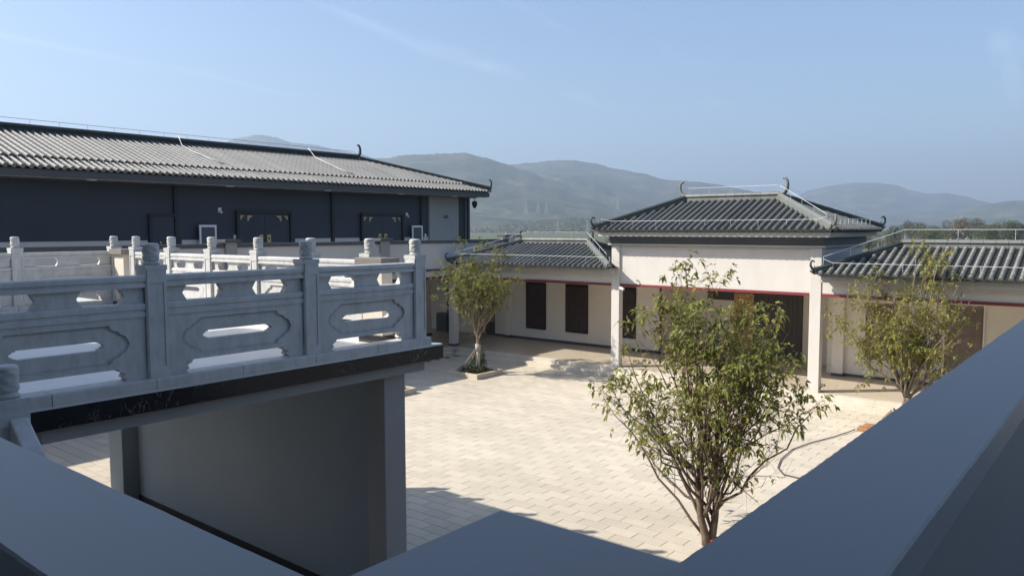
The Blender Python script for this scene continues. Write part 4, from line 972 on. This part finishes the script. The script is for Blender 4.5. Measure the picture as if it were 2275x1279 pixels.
def planter(label, x0, x1, y0, y1, h=0.19):
    t = thing('tree_planter', label, 'planter', ((x0+x1)/2, (y0+y1)/2, 0), 'square planters in the court')
    w = 0.11
    bx('soil', 'soil', t, x0+w, x1-w, y0+w, y1-w, -0.005, h-0.06)
    for a in range(3):
        ya, yb = y0+(y1-y0)*a/3, y0+(y1-y0)*(a+1)/3
        xa, xb = x0+w+(x1-x0-2*w)*a/3, x0+w+(x1-x0-2*w)*(a+1)/3
        for X0 in (x0, x1-w): MB().chamfer_box(X0, X0+w, ya+0.003, yb-0.003, 0.0, h+random.uniform(-0.01, 0.01), 0.012).build('kerb_stone', 'kerb', t)
        for Y0 in (y0, y1-w): MB().chamfer_box(xa+0.003, xb-0.003, Y0, Y0+w, 0.0, h+random.uniform(-0.01, 0.01), 0.012).build('kerb_stone', 'kerb', t)
    return t
planter('square stone planter edged with pale kerbs, holding the wrapped tree', 21.62, 23.15, 19.35, 20.8)
planter('planter corner beside the platform column, mostly hidden', 17.0, 18.55, 19.4, 20.8)
def clump(name, label, cat, c, rx, ry, h, n, L, m='leaf_green', seed=1, group=None):
    rng = random.Random(seed); t = thing(name, label, cat, c, group); b = MB(); s = MB(); c = V(c)
    for i in range(n):
        a = rng.uniform(0, 6.283); r = math.sqrt(rng.random()); z = h*rng.random()**0.8*(1-0.55*r*r)
        p = c+V((math.cos(a)*r*rx, math.sin(a)*r*ry, z)); d = V((rng.gauss(0, 1), rng.gauss(0, 1), rng.uniform(0, 1.2)))
        l = L*rng.uniform(0.6, 1.3); leaf_quad(b, p, d, l, l*0.5, 0.6, rng)
        if i % 8 == 0: s.tube([c+V((math.cos(a)*r*rx*0.4, math.sin(a)*r*ry*0.4, 0)), p], 0.006, 3, False)
    b.build('leaves', m, t); s.build('stems', 'bark', t); return t
clump('ground_shrub', 'low green plants around the foot of the wrapped tree', 'plant', (22.2, 20.1, 0.13), 0.55, 0.5, 0.35, 700, 0.09, seed=2)
clump('ground_shrub', 'leafy upright shrub behind the wrapped trunk in the planter', 'shrub', (22.75, 20.25, 0.13), 0.28, 0.28, 1.25, 600, 0.10, seed=3)
clump('ground_shrub', 'few green plants in the half hidden planter', 'plant', (17.9, 20.0, 0.13), 0.5, 0.45, 0.25, 400, 0.09, seed=4)
clump('ground_shrub', 'tuft of green leaves at the foot of the half bare tree', 'plant', (23.95, 5.15, 0.25), 0.4, 0.4, 0.35, 300, 0.10, seed=6)

# ------------------------------------------------------------------ small things in the court
hs = MB().tube([(22.69, 6.15, 0.04), (21.57, 6.41, 0.025), (20.6, 6.69, 0.025), (19.67, 6.84, 0.025), (18.65, 6.75, 0.025), (17.96, 6.57, 0.025), (17.53, 6.28, 0.025), (17.47, 5.85, 0.025), (17.16, 5.26, 0.025), (16.6, 4.4, 0.025)], 0.013, 6).build('garden_hose', 'hose', smooth=True)
tag(hs, 'dark hose lying in a bend on the paving right of the near tree', 'hose')
h2 = MB().tube([(23.2, 5.8, 0.03), (23.7, 5.5, 0.03), (24.0, 4.6, 0.03), (24.1, 3.2, 0.03)], 0.03, 6).build('drain_hose', 'black', smooth=True); tag(h2, 'short black pipe behind the brown block by the parapet', 'pipe')
wb = MB().chamfer_box(22.72, 23.12, 5.75, 6.12, 0.0, 0.09, 0.01).chamfer_box(22.85, 23.15, 5.70, 6.0, 0.091, 0.17, 0.01).build('wood_block', 'wood'); tag(wb, 'brown wooden blocks on the paving at the end of the hose', 'wood block')

# ------------------------------------------------------------------ beyond the buildings
def far_crown(seed, n, m, tall):
    rng = random.Random(seed); b = MB(); blobs = []
    for i in range(11): blobs.append((V((rng.gauss(0, 0.33), rng.gauss(0, 0.33), rng.uniform(0.28, 0.86))), rng.uniform(0.16, 0.30)))
    for i in range(n):
        c, r = rng.choice(blobs); d = V((rng.gauss(0, 1), rng.gauss(0, 1), rng.gauss(0, 1))).normalized()
        p = c+d*r*rng.uniform(0.6, 1.05); p.z = max(0.12, p.z)
        leaf_quad(b, p, V((rng.gauss(0, 1), rng.gauss(0, 1), rng.gauss(0, 0.7))), 0.042, 0.03, 0.4, rng)
    return b.mesh('crown', m)
FC = [far_crown(51, 4200, 'leaf_hazed', 1), far_crown(52, 4200, 'leaf_hazed_green', 1), far_crown(53, 4200, 'leaf_hazed', 1)]
TM = MB().tube([(0, 0, 0), (0.01, 0, 0.2), (0, 0.01, 0.5)], [0.03, 0.024, 0.012], 7).mesh('trunk', 'bark')
FT = [(16.95, 0.004, 88, 0, 'left of the gate roof edge'), (13.9, -0.002, 70, 0, ''), (13.25, 0.0038, 95, 1, ''), (12.6, 0.0048, 84, 0, ''), (12.0, 0.0088, 100, 2, ''), (11.2, 0.0015, 76, 1, ''), (10.6, 0.001, 92, 1, ''), (10.1, 0.0078, 105, 0, ''), (9.65, 0.0035, 85, 2, ''), (8.8, 0.0094, 96, 2, ''), (8.25, 0.0098, 108, 0, ''), (7.7, 0.0034, 80, 1, ''), (7.1, 0.0075, 98, 1, ''), (6.4, 0.0085, 90, 1, ''), (5.6, 0.0066, 102, 2, ''), (14.7, -0.008, 60, 1, ''), (15.6, -0.003, 75, 0, ''), (32.9, -0.0115, 62, 1, ''), (31.9, -0.012, 70, 0, ''), (34.0, -0.013, 75, 2, '')]
KN = ['dark brownish', 'mid green', 'greyed olive']
for i, (az, el, D, k, _) in enumerate(FT):
    D *= 3.6 if az < 30 else 2.0
    h = max(3.2, EYE+el*D+0.3); w = h*random.uniform(0.85, 1.5)
    loc = V((D*math.cos(R(az)), D*math.sin(R(az)), -0.3))
    t = thing('background_tree', 'x', 'tree', loc, 'trees beyond the wings')
    for n_, me in (('crown', FC[k]), ('trunk', TM)):
        o = bpy.data.objects.new(n_, me); col.objects.link(o); o.parent = t; o.scale = (w, w, h*1.0); o.rotation_euler.z = random.uniform(0, 6.28)
    t['az'] = az; t['k'] = k
bts = sorted([o for o in col.objects if o.name.startswith('background_tree')], key=lambda o: -o['az'])
ORD = ['first', 'second', 'third', 'fourth', 'fifth', 'sixth', 'seventh', 'eighth', 'ninth', 'tenth', 'eleventh', 'twelfth', 'thirteenth', 'fourteenth', 'fifteenth', 'sixteenth', 'seventeenth']
nl = nr = 0
for o in bts:
    if o['az'] > 30: o['label'] = f"{KN[o['k']]} tree behind the left wing ridge, {ORD[nl]} from the left"; nl += 1
    else: o['label'] = f"{KN[o['k']]} distant tree beyond the right wing roof, {ORD[nr]} from the gate"; nr += 1
    del o['az']; del o['k']
hx, hy = 420*math.cos(R(9.45)), 420*math.sin(R(9.45))
fh = thing('far_house', 'small distant house with red gabled roof among the trees at the right', 'house', (hx, hy, -0.3))
bx('wall', 'house_wall', fh, hx, hx+8, hy-4, hy+4, -0.3, 5.0)
MB().extrude([(-4.6, 0), (4.6, 0), (0, 4.2)], (hx-0.5, hy, 5.0), Y, Z, X, 0, 9).build('roof', 'house_roof', fh)
for k in (-2.4, 0, 2.4): bx('window', 'black', fh, hx-0.06, hx-0.005, hy+k-0.5, hy+k+0.5, 2.0, 3.6)

def pylon(label, az, D, h, zb):
    c = V((D*math.cos(R(az)), D*math.sin(R(az)), zb)); t = thing('power_pylon', label, 'pylon', c, 'pylons on the hillside')
    b = MB(); w = h*0.10
    for sx in (-1, 1):
        for sy in (-1, 1): b.tube([c+V((sx*w, sy*w, 0)), c+V((sx*w*0.2, sy*w*0.2, h*0.7)), c+V((0, 0, h))], h*0.008, 4)
    for k in range(6):
        q0, q1 = k/6*0.7, (k+1)/6*0.7; w0, w1 = w*(1-q0*1.14), w*(1-q1*1.14)
        for s in (-1, 1):
            b.tube([c+V((-w0, s*w0, h*q0)), c+V((w1, s*w1, h*q1))], h*0.005, 3); b.tube([c+V((s*w0, -w0, h*q0)), c+V((s*w1, w1, h*q1))], h*0.005, 3)
    b.build('tower', 'metal_grey', t)
    a = MB(); e = V((math.sin(R(az)), -math.cos(R(az)), 0))
    for q, l in ((0.74, 0.16), (0.85, 0.13), (0.95, 0.1)): a.tube([c-e*h*l+Z*h*q, c+e*h*l+Z*h*q], h*0.006, 4)
    a.build('cross_arm', 'metal_grey', t)
for az, el, D, h, lab in ((38.2, 0.0393, 1700, 34, 'faint power pylon, leftmost of three high on the middle hillside'), (37.3, 0.0404, 1750, 36, 'faint power pylon, middle of three high on the hillside'), (36.7, 0.0393, 1720, 34, 'faint power pylon, rightmost of three high on the hillside'),
                          (35.85, 0.0175, 1000, 22, 'pale power pylon low on the slope above the left wing'), (33.7, 0.0174, 1050, 22, 'power pylon low on the slope left of the gate roof'), (32.9, 0.0174, 1000, 23, 'power pylon just left of the gate roof corner'), (31.56, 0.0433, 2300, 46, 'faint power pylon on the hillside above the gate roof corner')):
    pylon(lab, az, D, h, EYE+el*D-h)

# ------------------------------------------------------------------ air
hz = MB().box(-9300, 9300, -9300, 9300, -9.5, 640).build('haze', 'void'); tag(hz, kind='stuff')
H = bpy.data.materials.new('haze_air'); H.use_nodes = True; n = H.node_tree.nodes; n.clear()
pv = n.new('ShaderNodeVolumePrincipled'); pv.inputs['Color'].default_value = (0.61, 0.77, 0.98, 1); pv.inputs['Density'].default_value = 0.00026; pv.inputs['Anisotropy'].default_value = 0.25
ho = n.new('ShaderNodeOutputMaterial'); H.node_tree.links.new(pv.outputs[0], ho.inputs['Volume'])
hz.data.materials.clear(); hz.data.materials.append(H)
